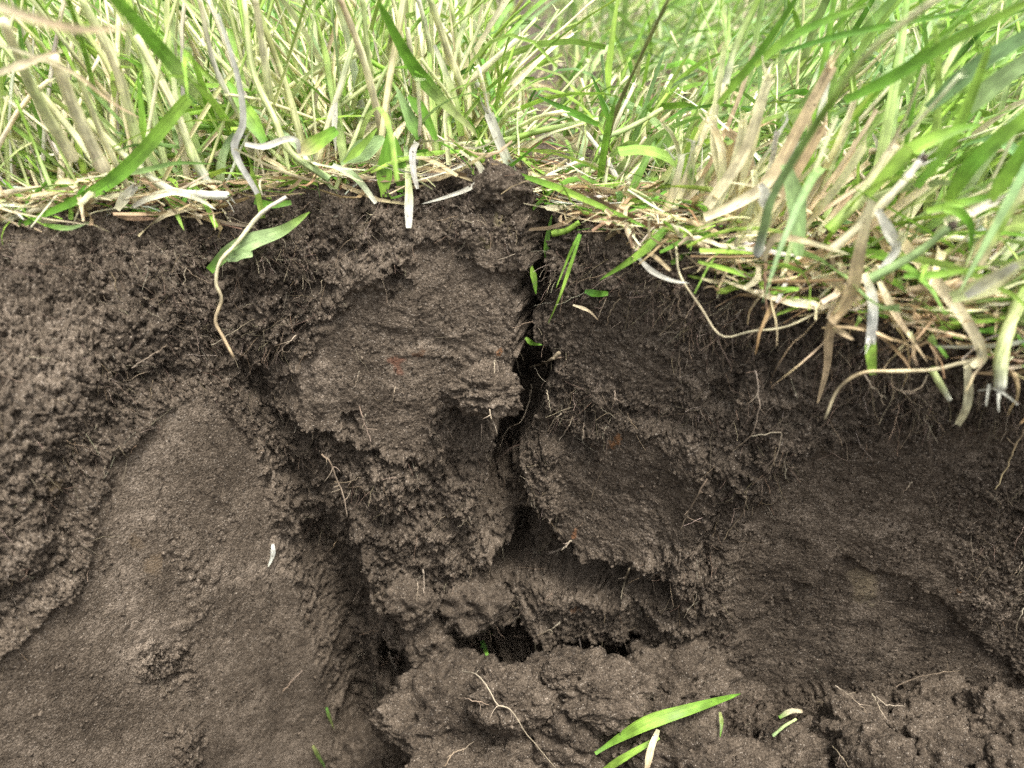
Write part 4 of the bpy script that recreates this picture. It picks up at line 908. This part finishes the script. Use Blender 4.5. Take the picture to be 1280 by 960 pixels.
 (GS, 'stem', 'smooth pale stem with a frayed top leaning before the curved blade', 'stem', [(1036, 288), (1078, 242), (1119, 181)], ('y', .245, .25), 15, ('lime', 'pale', 'straw'), dict(base=1.1, tip=.9)),
 (GB, 'blade', 'green blade running level below the dirty stem tip', 'leaf', [(1158, 264), (1200, 254), (1246, 243)], ('y', .237, .235), 12, ('lime', 'green'), dict(tip=.5)),
 (GS, 'stem', 'white cut stem just under the level green blade', 'leaf', [(1180, 278), (1212, 266), (1246, 250)], ('y', .232, .232), 11, ('cream', 'white'), dict(base=.9, tip=.9, fold=.6)),
 (GB, 'blade', 'wide yellow-green blade slanting in from the frame edge', 'leaf', [(1184, 252), (1219, 201), (1290, 140)], ('y', .242, .235), 20, ('lime', 'green', 'lime'), dict(tip=.8)),
 (GB, 'blade', 'bright green blade steep beside the frame edge', 'leaf', [(1238, 250), (1262, 215), (1292, 165)], ('y', .232, .23), 18, ('lime', 'green'), dict(tip=.7)),
 (GB, 'blade', 'grey-green narrow blade hanging from the frame edge turf', 'leaf', [(1285, 205), (1267, 240), (1228, 312), (1199, 366)], ('y', .222, .212), 11, ('blue', 'sage', 'sage'), dict(base=.8)),
 (GS, 'stem', 'tan-green thick stalk behind the grey-green hanging blade', 'stem', [(1222, 330), (1250, 280), (1290, 226)], ('y', .222, .222), 16, ('straw', 'lime', 'straw'), dict(base=1., tip=.8)),
 (GB, 'blade', 'curled green blade looping beside the soil-tipped stem', 'leaf', [(1180, 262), (1200, 266), (1214, 284), (1212, 316)], ('y', .232, .228), 12, ('lime', 'green', 'green'), {}),
 # right edge, hanging over the soil
 (DL, 'dead leaf', 'long twisted tan leaf hanging over the dark soil', 'leaf', [(1090, 250), (1076, 307), (1062, 368), (1038, 408), (1033, 458), (1022, 504)], ('y', .226, .238), 17, ('cream', 'tan', 'tan', 'tan', 'tan'), dict(base=.5, tip=.15, mat='dry', twist=.7, n=26)),
 (DL, 'dead leaf', 'tan leaf strip slanting beside the green-tipped stem', 'leaf', [(1099, 352), (1122, 398), (1160, 454)], ('s', .012), 10, ('straw', 'tan', 'tan'), dict(mat='dry', twist=1.)),
 (ST, 'straw', 'flat dry straw bent sharply back over the soil', 'leaf', [(1126, 300), (1172, 354), (1213, 408), (1228, 446), (1214, 458)], ('s', .016), 14, ('tan', 'straw', 'straw', 'straw'), dict(base=.9, tip=.5, mat='dry')),
 (ST, 'straw', 'level root-like straw running out from the sharp bend', 'stem', [(1228, 448), (1200, 454), (1166, 462), (1118, 464), (1078, 466), (1048, 486), (1031, 524)], ('s', .014), 5, ('straw', 'straw', 'tan', 'straw'), dict(mat='dry', n=24)),
 (ST, 'straw', 'short dry stub hanging below the sharp straw bend', 'leaf', [(1209, 452), (1211, 490), (1207, 512), (1197, 531)], ('s', .014), 10, ('straw', 'cream', 'straw'), dict(base=.8, tip=.7, mat='dry')),
 (GS, 'stem', 'ribbed pale green stem hanging at the frame edge', 'stem', [(1288, 350), (1264, 401), (1252, 445), (1250, 486)], ('s', .016), 17, ('lime', 'pale', 'pale', 'white'), dict(base=1., tip=.9)),
 (GS, 'stem', 'short pale green stub poking from the litter below the bent straw', 'stem', [(1164, 460), (1175, 480), (1187, 500)], ('s', .010), 10, ('pale', 'pale', 'white'), {}),
 (ST, 'straw', 'thin cream straw kinked like a hook over the dark soil', 'stem', [(845, 308), (850, 344), (876, 384), (902, 420), (940, 414), (984, 408), (1034, 384)], ('s', .007), 3.2, ('cream', 'straw', 'straw', 'cream'), dict(mat='dry', n=26)),
 (DL, 'dead leaf', 'ragged white leaf folded at the dirty stem foot', 'leaf', [(1097, 262), (1112, 290), (1120, 312), (1096, 342)], ('y', .234, .23), 14, ('white', 'white', 'grey'), dict(mat='dry', tip=.3)),
 (GB, 'blade', 'small lime leaf tip under the soil-tipped stem', 'leaf', [(1102, 346), (1118, 352), (1134, 366)], ('s', .012), 9, ('lime', 'green'), {}),
 (DL, 'dead leaf', 'thick pale leaf bundle lying level at the frame edge', 'leaf', [(1190, 372), (1230, 358), (1262, 338), (1292, 320)], ('y', .218, .205), 24, ('pale', 'cream', 'pale'), dict(mat='dry', fold=.7)),
 (DL, 'dead leaf', 'white split leaf end over the pale leaf bundle', 'leaf', [(1208, 370), (1240, 350), (1272, 330)], ('y', .212, .204), 14, ('white', 'cream', 'white'), dict(mat='dry', tip=.5, fold=.6)),
 (DL, 'dead leaf', 'cream leaf looped at the foot of the tan cut stems', 'leaf', [(955, 325), (966, 300), (985, 297), (1020, 305), (1062, 318)], ('y', .238, .228), 10, ('straw', 'tan', 'cream'), dict(mat='dry')),
 (DL, 'dead leaf', 'curled tan shred under the cream looped leaf', 'leaf', [(930, 360), (945, 350), (948, 335), (938, 328)], ('s', .008), 8, ('cream', 'tan'), dict(mat='dry')),
 (DL, 'dead leaf', 'white curl caught on the long slanting stem', 'leaf', [(950, 230), (956, 240), (954, 252), (962, 262)], ('y', .236, .236), 12, ('white', 'white'), dict(mat='dry', tip=.6)),
 (GB, 'blade', 'yellow-green blade lying level above the pale leaf bundle', 'leaf', [(1130, 345), (1180, 342), (1240, 332)], ('y', .222, .215), 10, ('green', 'lime'), {}),
 # pit bottom
 ('fallen_leaf', 'blade', 'broad green blade fallen on the clods at the pit bottom', 'leaf', [(744, 942), (775, 922), (813, 902), (870, 884), (926, 867)], ('s', .006), 17, ('green', 'lime', 'green'), dict(base=.25, tip=.03, peak=.55)),
 ('fallen_leaf', 'blade', 'narrow lime blade under the broad fallen one', 'leaf', [(750, 966), (785, 944), (824, 922)], ('s', .005), 9, ('lime', 'lime'), dict(tip=.4)),
 (ST, 'straw', 'split tan straw standing under the broad fallen blade', 'leaf', [(808, 964), (814, 935), (823, 912)], ('s', .008), 9, ('tan', 'straw'), dict(mat='dry', tip=.5)),
 ('leaf_fragment', 'leaf', 'tiny green fragment in the low dark cavity', 'leaf', [(602, 801), (606, 810), (609, 819)], ('s', .006), 6, ('deep', 'green'), dict(base=.8, tip=.6)),
 ('leaf_fragment', 'leaf', 'white leaf chip stuck near the corner of the smooth face', 'leaf', [(341, 680), (341, 694), (335, 709)], ('s', .002), 6, ('grey', 'white'), dict(mat='dry')),
 ('leaf_fragment', 'leaf', 'short green sliver low in the dark pit corner', 'leaf', [(408, 884), (412, 897), (418, 912)], ('s', .003), 4, ('deep', 'olive'), {}),
 ('leaf_fragment', 'leaf', 'second green sliver at the picture bottom below the pit corner', 'leaf', [(391, 932), (398, 945), (407, 960)], ('s', .003), 5, ('olive', 'deep'), {}),
 ('leaf_fragment', 'leaf', 'tan sheath bit with a green end on the pit floor', 'leaf', [(974, 897), (988, 889), (1003, 889)], ('s', .005), 6, ('green', 'straw', 'straw'), dict(mat='dry', tip=.6)),
 (ST, 'straw', 'short pale straw leaning beside the small dark floor hole', 'stem', [(966, 920), (980, 908), (995, 899)], ('s', .006), 4.5, ('sage', 'pale'), {}),
 ('leaf_fragment', 'leaf', 'narrow green blade end standing beside the fallen blade tip', 'leaf', [(900, 890), (902, 905), (900, 922)], ('s', .004), 5, ('olive', 'green'), {}),
]
for h in HP:
    nm, cat, lab, form, pts, rule, wpx, pig, opt = h
    opt = dict(opt); mk = opt.pop('mat', None); mat = {'dry': M_DRY}.get(mk)
    grp = {GB: gB, GS: gS, DL: gD}.get(nm)
    hand_plant(nm, cat, lab, form, pts, rule, wpx, pig, group=grp, mat=mat, **opt)
# stems with a ball of soil on the cut end, and one with a live green tip: things with parts
def P_origin(o): return np.array(o.location)
def parted(label, o, P):
    """an Empty at the foot of the stalk that carries its parts"""
    e = bpy.data.objects.new(GS, None); C.objects.link(e); e.location = P[0]; e.empty_display_size = .005; tag(e, label, 'stem', gS)
    o.parent = e; o.location = (0, 0, 0); o.name = 'stalk'
    for k in ('label', 'category', 'group'):
        if k in o: del o[k]
    return e
def soil_tipped(label, pts, rule, w, pig):
    o, P = hand_plant('stalk', 'stem', label, 'stem', pts, rule, w, pig, group=gS, base=1.05, tip=.95)
    org = P_origin(o); V, F = ICO[4]; r = w * .40 / FPX * ((P[-1] - EYE) @ CF)
    S = V * r * (1 + .5 * perlin3(V * 2.2 + 3, 5) + .5 * lumps3(V * 3 + len(label), 8))[:, None]
    e = parted(label, o, [org])
    b = mesh_obj('soil_ball', S, F, M_SOIL, parent=e); b.location = P[-1] - org; fattr(b, 'dry', np.zeros(len(V))); cattr(b, 'stain', np.zeros((len(V), 4)))
soil_tipped('dirty cut stem with soil specks and a soil plug in its top', [(1040, 312), (1082, 275), (1119, 238), (1153, 198)], ('y', .236, .242), 11, ('straw', 'straw', 'white'))
soil_tipped('pale blue-green stem ending in a dark ball of soil', [(1088, 348), (1130, 326), (1152, 312), (1190, 282)], ('y', .226, .22), 11, ('sage', 'sage', 'sage'))
o, P = hand_plant(GS, 'stem', 'grey withered stem with a live green tip hanging over the dark soil', 'leaf', [(1081, 342), (1090, 370), (1091, 395), (1088, 430)], ('s', .012), 12, ('cream', 'white', 'grey', 'white'), group=gS, base=.6, tip=.9, mat=M_DRY)
P2 = path_of([(1088, 426), (1089, 448), (1091, 468)], ('s', .013), 8)
tipg = plant_obj('green_tip', ribbon(P2, leafw(8, 1, .95, .55, .3) * 13 / FPX * ((P2 - EYE) @ CF), -unit(P2 - EYE), .3, grad(C3('lime'), C3('lime'), 8)), M_LEAF, loc=P2[0]); org = P_origin(o); e_ = parted(o['label'], o, [org]); tipg.parent = e_; tipg.location = P2[0] - org; tipg['label'] = 'bright green live tip'
# ---- roots -----------------------------------------------------------------------------------------------------
def root(label, pts, w, pig=('rootw', 'rootb'), gap_=.003, branch=3, name='root', seed=0, n=20):
    g = np.random.default_rng(seed + 77)
    w = w * .58; P = path_of(pts, ('s', gap_ * .7), n); D = (P - EYE) @ CF
    P = P + .0006 * np.stack([perlin(np.arange(n) * .45 + seed * 9, np.full(n, k * 5.3), 3) for k in range(3)], 1)
    gs = [tube(P, w / FPX * D * .5 * np.linspace(1, .45, n), grad(C3(pig[0], .2), C3(pig[1], .2), n), 6)]
    for b in range(branch):
        k = g.integers(2, n - 3); d = unit(g.normal(size=3) * np.array([1, .4, .8]) + np.array([0, -.3, -.6])); l = g.uniform(.002, .006); m = 5
        t = np.linspace(0, 1, m)[:, None]; Q = P[k] + d * t * l + g.normal(size=3) * t * t * l * .5
        gs.append(tube(Q, w / FPX * D[k] * .28 * np.linspace(1, .4, m).ravel(), grad(C3(pig[0], .2), C3(pig[1], .2), m), 6))
    o = plant_obj(name, merge(gs), M_ROOT); tag(o, label, 'root', 'roots showing in the soil face'); return o
ROOTS = [
 ('white root dangling down through the dark crack', [(664, 480), (662, 501), (650, 528), (635, 536), (623, 561)], 2.8, ('rootw', 'rootw'), .010, 2),
 ('thick soil-coated root stub poking into the crack', [(700, 440), (688, 450), (663, 459)], 9, ('rootb', 'rootb'), .006, 3),
 ('pale forked root stub under the overhanging thin layer', [(714, 676), (704, 684), (684, 693)], 4, ('rootw', 'rootw'), .006, 6),
 ('short pale root on the dark face under the overhang', [(787, 710), (781, 726), (776, 748)], 4, ('rootb', 'rootw'), .004, 3),
 ('pale branching root across the broad crumbled clod', [(578, 838), (600, 846), (622, 880), (640, 888), (661, 921), (697, 962)], 3.6, ('rootw', 'rootw'), .004, 5),
 ('straight thin root beside the branching one on the clods', [(576, 872), (594, 876), (612, 881)], 2.6, ('rootw', 'rootb'), .004, 1),
 ('short curled root on the largest rounded clod', [(556, 958), (566, 942), (580, 936), (592, 926)], 3, ('rootb', 'rootw'), .004, 2),
 ('knobbly brown root on the crumbly steps by the smooth face', [(402, 567), (414, 580), (421, 600), (430, 622), (434, 646)], 4, ('rootb', 'rootw'), .005, 6),
 ('side root forking off the knobbly brown one', [(418, 602), (434, 603), (452, 596)], 2.6, ('rootb', 'rootd'), .005, 2),
 ('white root end below the root-fringed ledge', [(529, 712), (530, 725), (530, 742)], 3, ('rootw', 'rootw'), .004, 0),
 ('second white root end hanging beside it under the ledge', [(522, 728), (522, 738), (521, 752)], 2, ('rootw', 'rootb'), .004, 0),
 ('brown root crossing the lower edge of the trimmed block', [(449, 508), (456, 530), (464, 552)], 3, ('rootb', 'rootw'), .004, 3),
 ('tiny pale root on the trimmed block face', [(494, 484), (492, 495), (489, 506)], 2, ('rootw', 'rootb'), .002, 0),
 ('tiny pale root near the trimmed block left border', [(449, 463), (447, 472), (444, 482)], 2, ('rootw', 'rootb'), .002, 0),
 ('pale root tip under the hanging clod', [(612, 512), (614, 522), (620, 533)], 3.4, ('rootw', 'rootw'), .012, 2),
 ('second pale root tip under the hanging clod', [(602, 530), (602, 540), (602, 552)], 2.8, ('rootw', 'rootb'), .008, 1),
 ('pale root tip over the hanging clod', [(618, 450), (618, 458), (618, 468)], 2.6, ('rootw', 'rootw'), .012, 0),
 ('long pale root running down the face from the kinked cream straw', [(944, 462), (948, 488), (948, 515), (940, 542), (920, 560)], 3, ('rootw', 'rootb'), .006, 3),
 ('level side root off the long pale root', [(940, 544), (958, 543), (976, 542), (970, 572), (962, 590)], 2.4, ('rootw', 'rootb'), .006, 1),
 ('soil-coated root hanging beside the thin layers', [(884, 598), (870, 622), (860, 640), (850, 664)], 4, ('rootd', 'rootb'), .003, 3),
 ('soil-coated forked root next to the smooth spade-cut face', [(932, 626), (928, 642), (914, 660), (904, 676)], 3, ('rootd', 'rootb'), .003, 3),
 ('thin brown root above the kinked cream straw', [(934, 422), (960, 400), (991, 371), (1010, 350), (1030, 330)], 3, ('rootb', 'rootw'), .008, 4),
 ('pale roots spreading from the level straw', [(1080, 468), (1095, 488), (1108, 498)], 3, ('rootw', 'rootw'), .014, 3),
 ('looped pale root under the level straw', [(1160, 468), (1150, 484), (1130, 490), (1112, 480)], 3, ('rootw', 'rootb'), .014, 2),
 ('brown root at the frame edge beside the smooth face', [(1284, 530), (1270, 556), (1258, 585), (1244, 614)], 5, ('rootb', 'tan'), .005, 1),
 ('tiny white root on the smooth face', [(1140, 602), (1134, 609), (1128, 615)], 3, ('rootw', 'rootb'), .002, 0),
 ('pale root end at the frame edge low on the face', [(1278, 702), (1272, 712), (1264, 720)], 2.4, ('rootw', 'rootb'), .003, 0),
 ('curved pale root end below it at the frame edge', [(1280, 760), (1272, 778), (1270, 796)], 3, ('rootw', 'rootb'), .003, 0),
 ('thin root arching over the lumpy clod', [(1044, 857), (1060, 868), (1078, 884), (1082, 890)], 2.2, ('rootw', 'rootb'), .005, 2),
 ('pale root bundled over the lumpy clod', [(1090, 866), (1098, 882), (1108, 900)], 3, ('rootw', 'rootw'), .006, 4),
 ('root reaching from the bundle to the hair-root clod', [(1096, 872), (1112, 882), (1130, 882)], 2.4, ('rootw', 'rootw'), .006, 1),
 ('fine root curled on the hair-root clod top', [(1120, 858), (1150, 846), (1180, 840), (1200, 838)], 2, ('rootb', 'rootb'), .006, 2),
 ('twin fine roots on the fibrous flat clod', [(1040, 932), (1050, 944), (1062, 960)], 2.4, ('rootw', 'rootb'), .005, 2),
 ('thin root slanting across the loose soil above the smooth cut face', [(165, 460), (188, 445), (208, 432)], 2.2, ('rootw', 'rootb'), .004, 0),
 ('fine root curving on the crumbly soil under the torn leaf', [(370, 420), (352, 436), (336, 458)], 2.4, ('rootw', 'rootb'), .004, 2),
 ('thin root crossing the kinked dry stalk', [(264, 432), (290, 416), (318, 398)], 2, ('rootw', 'rootb'), .006, 0),
 ('pale root spread at the corner of the pit', [(486, 814), (490, 826), (496, 838)], 3, ('rootw', 'rootw'), .006, 2),
 ('fine straight root on the smooth cut face', [(354, 864), (366, 850), (378, 838)], 2, ('rootb', 'rootw'), .002, 0),
 ('short root on the thin layer above the overhang', [(683, 488), (686, 500), (688, 514)], 2.6, ('rootw', 'rootw'), .006, 0),
 ('pale root fork inside the hollow of the thin layer', [(702, 518), (692, 526), (684, 540)], 2.6, ('rootw', 'rootb'), .008, 2),
 ('root thread hanging in the hollow of the thin layer', [(716, 520), (710, 535), (698, 552)], 2.2, ('rootb', 'rootw'), .006, 1),
 ('root thread at the hollow border', [(730, 528), (729, 540), (728, 552)], 2.2, ('rootb', 'rootw'), .006, 1),
 ('pale root end on the upper plate beyond the crack', [(769, 488), (768, 500), (764, 512)], 2.4, ('rootw', 'rootb'), .004, 1),
 ('vertical root on the upper plate beyond the crack', [(776, 372), (764, 388), (758, 408)], 2.2, ('rootb', 'rootb'), .003, 0),
 ('root end by the lower cavity of the thin layers', [(700, 778), (690, 786), (672, 794)], 2.8, ('rootw', 'rootb'), .006, 2),
]
for i, r_ in enumerate(ROOTS): root(r_[0], r_[1], r_[2], r_[3], r_[4], r_[5], seed=i)
# hair roots: a felt of fine fibres in the crumbly belts, past counting
g = np.random.default_rng(5); gs = []
w = np.where((PX > -40) & (PX < 1320) & (PY > 240) & (PY < 980) & (BB > -.012) & ((zone == 1) | (zone == 2))[:, None], (CR_ ** 2) * (.15 + clump ** 2), 0)
belt = np.exp(-((BB - .05) / .06) ** 2) + .35 + 2.2 * np.exp(-((BB - .006) / .014) ** 2); w = (w * belt).ravel(); w /= w.sum()
NF = N0.reshape(-1, 3)
for k in g.choice(nr * nc, 7600, p=w):
    p = flatP[k]; nn = NF[k]; l = g.uniform(.002, .009); m = 6; d = unit(g.normal(size=3) * np.array([.7, .5, .9]) + np.array([0, 0, -.5]) + nn * .5)
    t = np.linspace(0, 1, m)[:, None]; Q = p - nn * .0008 + d * t * l + g.normal(size=3) * (t * t) * l * .45 + np.array([0, 0, -1]) * t * t * l * .3 + g.normal(size=(m, 3)) * l * .035
    c = C3(('rootd', 'rootb', 'rootd', 'rootb', 'rootw')[g.integers(5)], .4)
    V, F, cc, uv = tube(Q, np.linspace(1, .5, m) * g.uniform(.00005, .00014), grad(c, c, m), 3, cap=False); gs.append((V, F, cc, uv))
o = plant_obj('hair_roots', merge(gs), M_ROOT, loc=(0, 0, 0)); tag(o, 'felt of fine hair roots in the crumbly soil', 'roots', None, 'stuff')

# ---- choose the random plants that show largest, give them their own objects and names; the rest is turf
IDB = np.full((480, 640), -1, np.int32); ZZ = np.minimum(np.repeat(np.repeat(ZB, 2, 0), 2, 1), 9.)
rec = []
def splat_list(P, w, ident):
    m = max(2, int(np.linalg.norm(np.diff(P, axis=0), axis=1).sum() / .0012)); s = np.linspace(0, len(P) - 1, m)
    Q = np.stack([np.interp(s, range(len(P)), P[:, i]) for i in range(3)], 1); x, y, d = project(Q)
    return np.c_[x / 2, y / 2, d, np.full(m, ident), np.maximum(w / np.maximum(d, .05) * FPX / 2, .8)]
for i, it in enumerate(items): rec.append(splat_list(it[2], it[3] * .8, i))
for P, w in hand: rec.append(splat_list(P, w * .8, -2))
rec = np.concatenate(rec); rec = rec[(rec[:, 2] > .08) & (rec[:, 0] > 0) & (rec[:, 0] < 639) & (rec[:, 1] > 0) & (rec[:, 1] < 479)]
rec = rec[np.argsort(-rec[:, 2])]
for x, y, d, i, w in rec:
    h = max(int(w / 2), 0); a, b = int(x) - h, int(x) + h + 1; r = int(y)
    if ZZ[r, int(x)] < d - .004: continue
    IDB[r, max(a, 0):b] = int(i)
cnt = np.bincount(IDB[IDB >= 0].ravel(), minlength=len(items))
cx = np.zeros(len(items)); ys_, xs_ = np.nonzero(IDB >= 0); cx = np.bincount(IDB[ys_, xs_], weights=xs_ * 2, minlength=len(items)) / np.maximum(cnt, 1); cy = np.bincount(IDB[ys_, xs_], weights=ys_ * 2, minlength=len(items)) / np.maximum(cnt, 1)
CN = dict(green='green', lime='yellow-green', deep='deep green', blue='blue-green', sage='grey-green', pale='pale green', cream='cream', white='whitish', straw='straw-coloured', tan='tan', rust='rust-brown', brown='brown', grey='grey')
# landmarks across the turf, by the picture column they stand in
LM = [(60, 'the thick tilted stems'), (150, 'the long fallen blade'), (230, 'the bent thick stem'), (300, 'the grey withered sheath'), (370, 'the white ribbon leaf'), (440, 'the tan-streaked stem'), (505, 'the broad leaf cluster'), (570, 'the speckled centre stem'), (625, 'the frayed white stem'), (690, 'the bare furrow'), (770, 'the tall stalk'), (850, 'the kinked cream straw'), (905, 'the slim cream stem'), (960, 'the tan cut stems'), (1020, 'the long slanting stem'), (1085, 'the smooth frayed stem'), (1140, 'the dirty soil-plugged stem'), (1200, 'the bright keeled blade'), (1260, 'the grey-green hanging blade')]
KIND = dict(blade=('grass_leaf', 'blade', gB, M_LEAF, 300 - 40), stem=('grass_stalk', 'stem', gS, M_STEM, 300 - 36), dead=('dead_leaf', 'dead leaf', gD, M_DRY, 300), straw=('straw', 'straw', 'dead straw matted between the grass bases', M_DRY, 290))
rest = {'blade': [], 'stem': [], 'dead': [], 'straw': []}
used = {}
for kd in KIND:
    ids = [i for i, it in enumerate(items) if it[0] == kd]; ids.sort(key=lambda i: -cnt[i])
    nm, cat, grp, mat, lim = KIND[kd]
    for r_, i in enumerate(ids):
        it = items[i]; a = it[4]
        if r_ >= lim or cnt[i] < 7: rest[kd].append(it[1]); continue
        size = ('broad' if it[3] > .0034 else 'narrow' if it[3] > .0021 else 'thread-thin') if kd != 'stem' else ('thick' if it[3] > .002 else 'thin' if it[3] > .0014 else 'wiry')
        ln = 'long' if a['L'] > .075 else 'short' if a['L'] < .04 else ''
        col = CN[a['b']] if kd != 'stem' or a['a'] == a['b'] else CN[a['a']] + ' to ' + CN[a['b']]
        sx = math.sin(a['tilt']) * math.cos(a['az'])
        pose = 'lying flat' if kd == 'straw' else 'arched over' if a['droop'] > .95 else 'upright' if abs(sx) < .18 else 'leaning'
        low = 'at the soil edge' if cy[i] > 200 else 'high up' if cy[i] < 60 else 'midway up'
        lm = min(LM, key=lambda q: abs(q[0] - cx[i]))[1]
        dep = items[i][2][0][1]; rel = 'by' if dep < .33 else 'behind' if dep < .5 else 'far behind'
        lab = ' '.join(f"{ln} {size} {col} {cat} {pose} {low} {rel} {lm}".split())
        if len(lab.split()) > 16: lab = ' '.join(f"{size} {col} {cat} {pose} {low} {rel} {lm}".split())
        o = plant_obj(nm, it[1], mat); tag(o, lab, cat, grp); used.setdefault(lab, []).append((cy[i], cx[i], o))
for kd, nm, lab, cat in (('blade', 'grass', 'dense green grass blades of the turf behind the front row', 'grass'), ('stem', 'grass_stubble', 'pale stubble of cut grass stems in the turf', 'grass'), ('dead', 'dead_grass', 'withered leaves among the living turf', 'grass'), ('straw', 'thatch', 'mat of dead straw litter between the grass bases', 'thatch')):
    if rest[kd]:
        o = plant_obj(nm, merge(rest[kd]), KIND[kd][3], loc=(0, 0, 0)); tag(o, lab, cat, None, 'stuff')
def trim(l, most=13):
    for s_ in (' midway up', ' lying flat', ' upright', ' leaning', ' the', ' the', ' to', ' arched over'):
        if len(l.split()) > most: l = l.replace(s_, '', 1)
    return l
ordw = {2: ['upper', 'lower'], 3: ['topmost', 'middle', 'lowest'], 4: ['topmost', 'second highest', 'second lowest', 'lowest']}
again = {}
for lab, v in used.items():
    v.sort(key=lambda q: q[0])
    up_ = ['topmost', 'second highest', 'third highest', 'fourth highest', 'fifth highest']; dn_ = ['lowest', 'second lowest', 'third lowest', 'fourth lowest', 'fifth lowest']
    ws = ordw.get(len(v), up_[:len(v) // 2] + (['middle'] if len(v) % 2 else []) + dn_[:len(v) // 2][::-1]) if len(v) > 1 else ['']
    for q, s_ in zip(v, ws): q[2]['label'] = trim((s_ + ' ' + lab).strip()); 
    for q in v: again.setdefault(q[2]['label'], []).append(q)
for lab, v in again.items():
    if len(v) > 2:
        v.sort(key=lambda q: abs(q[1] - 668))
        for q, s_ in zip(v, ('first', 'second', 'third', 'fourth', 'fifth', 'sixth')): q[2]['label'] = trim(lab, 11) + ', ' + s_ + ' out from the crack'
    if len(v) == 2:
        v.sort(key=lambda q: abs(q[1] - 668)); v[0][2]['label'] = trim(lab, 12) + ', nearer the crack'; v[1][2]['label'] = trim(lab, 12) + ', farther from the crack'
print('labels', len(used), 'tris', sum(len(m.polygons) * (1 if len(m.polygons[0].vertices) == 3 else 2) for m in bpy.data.meshes if len(m.polygons)))
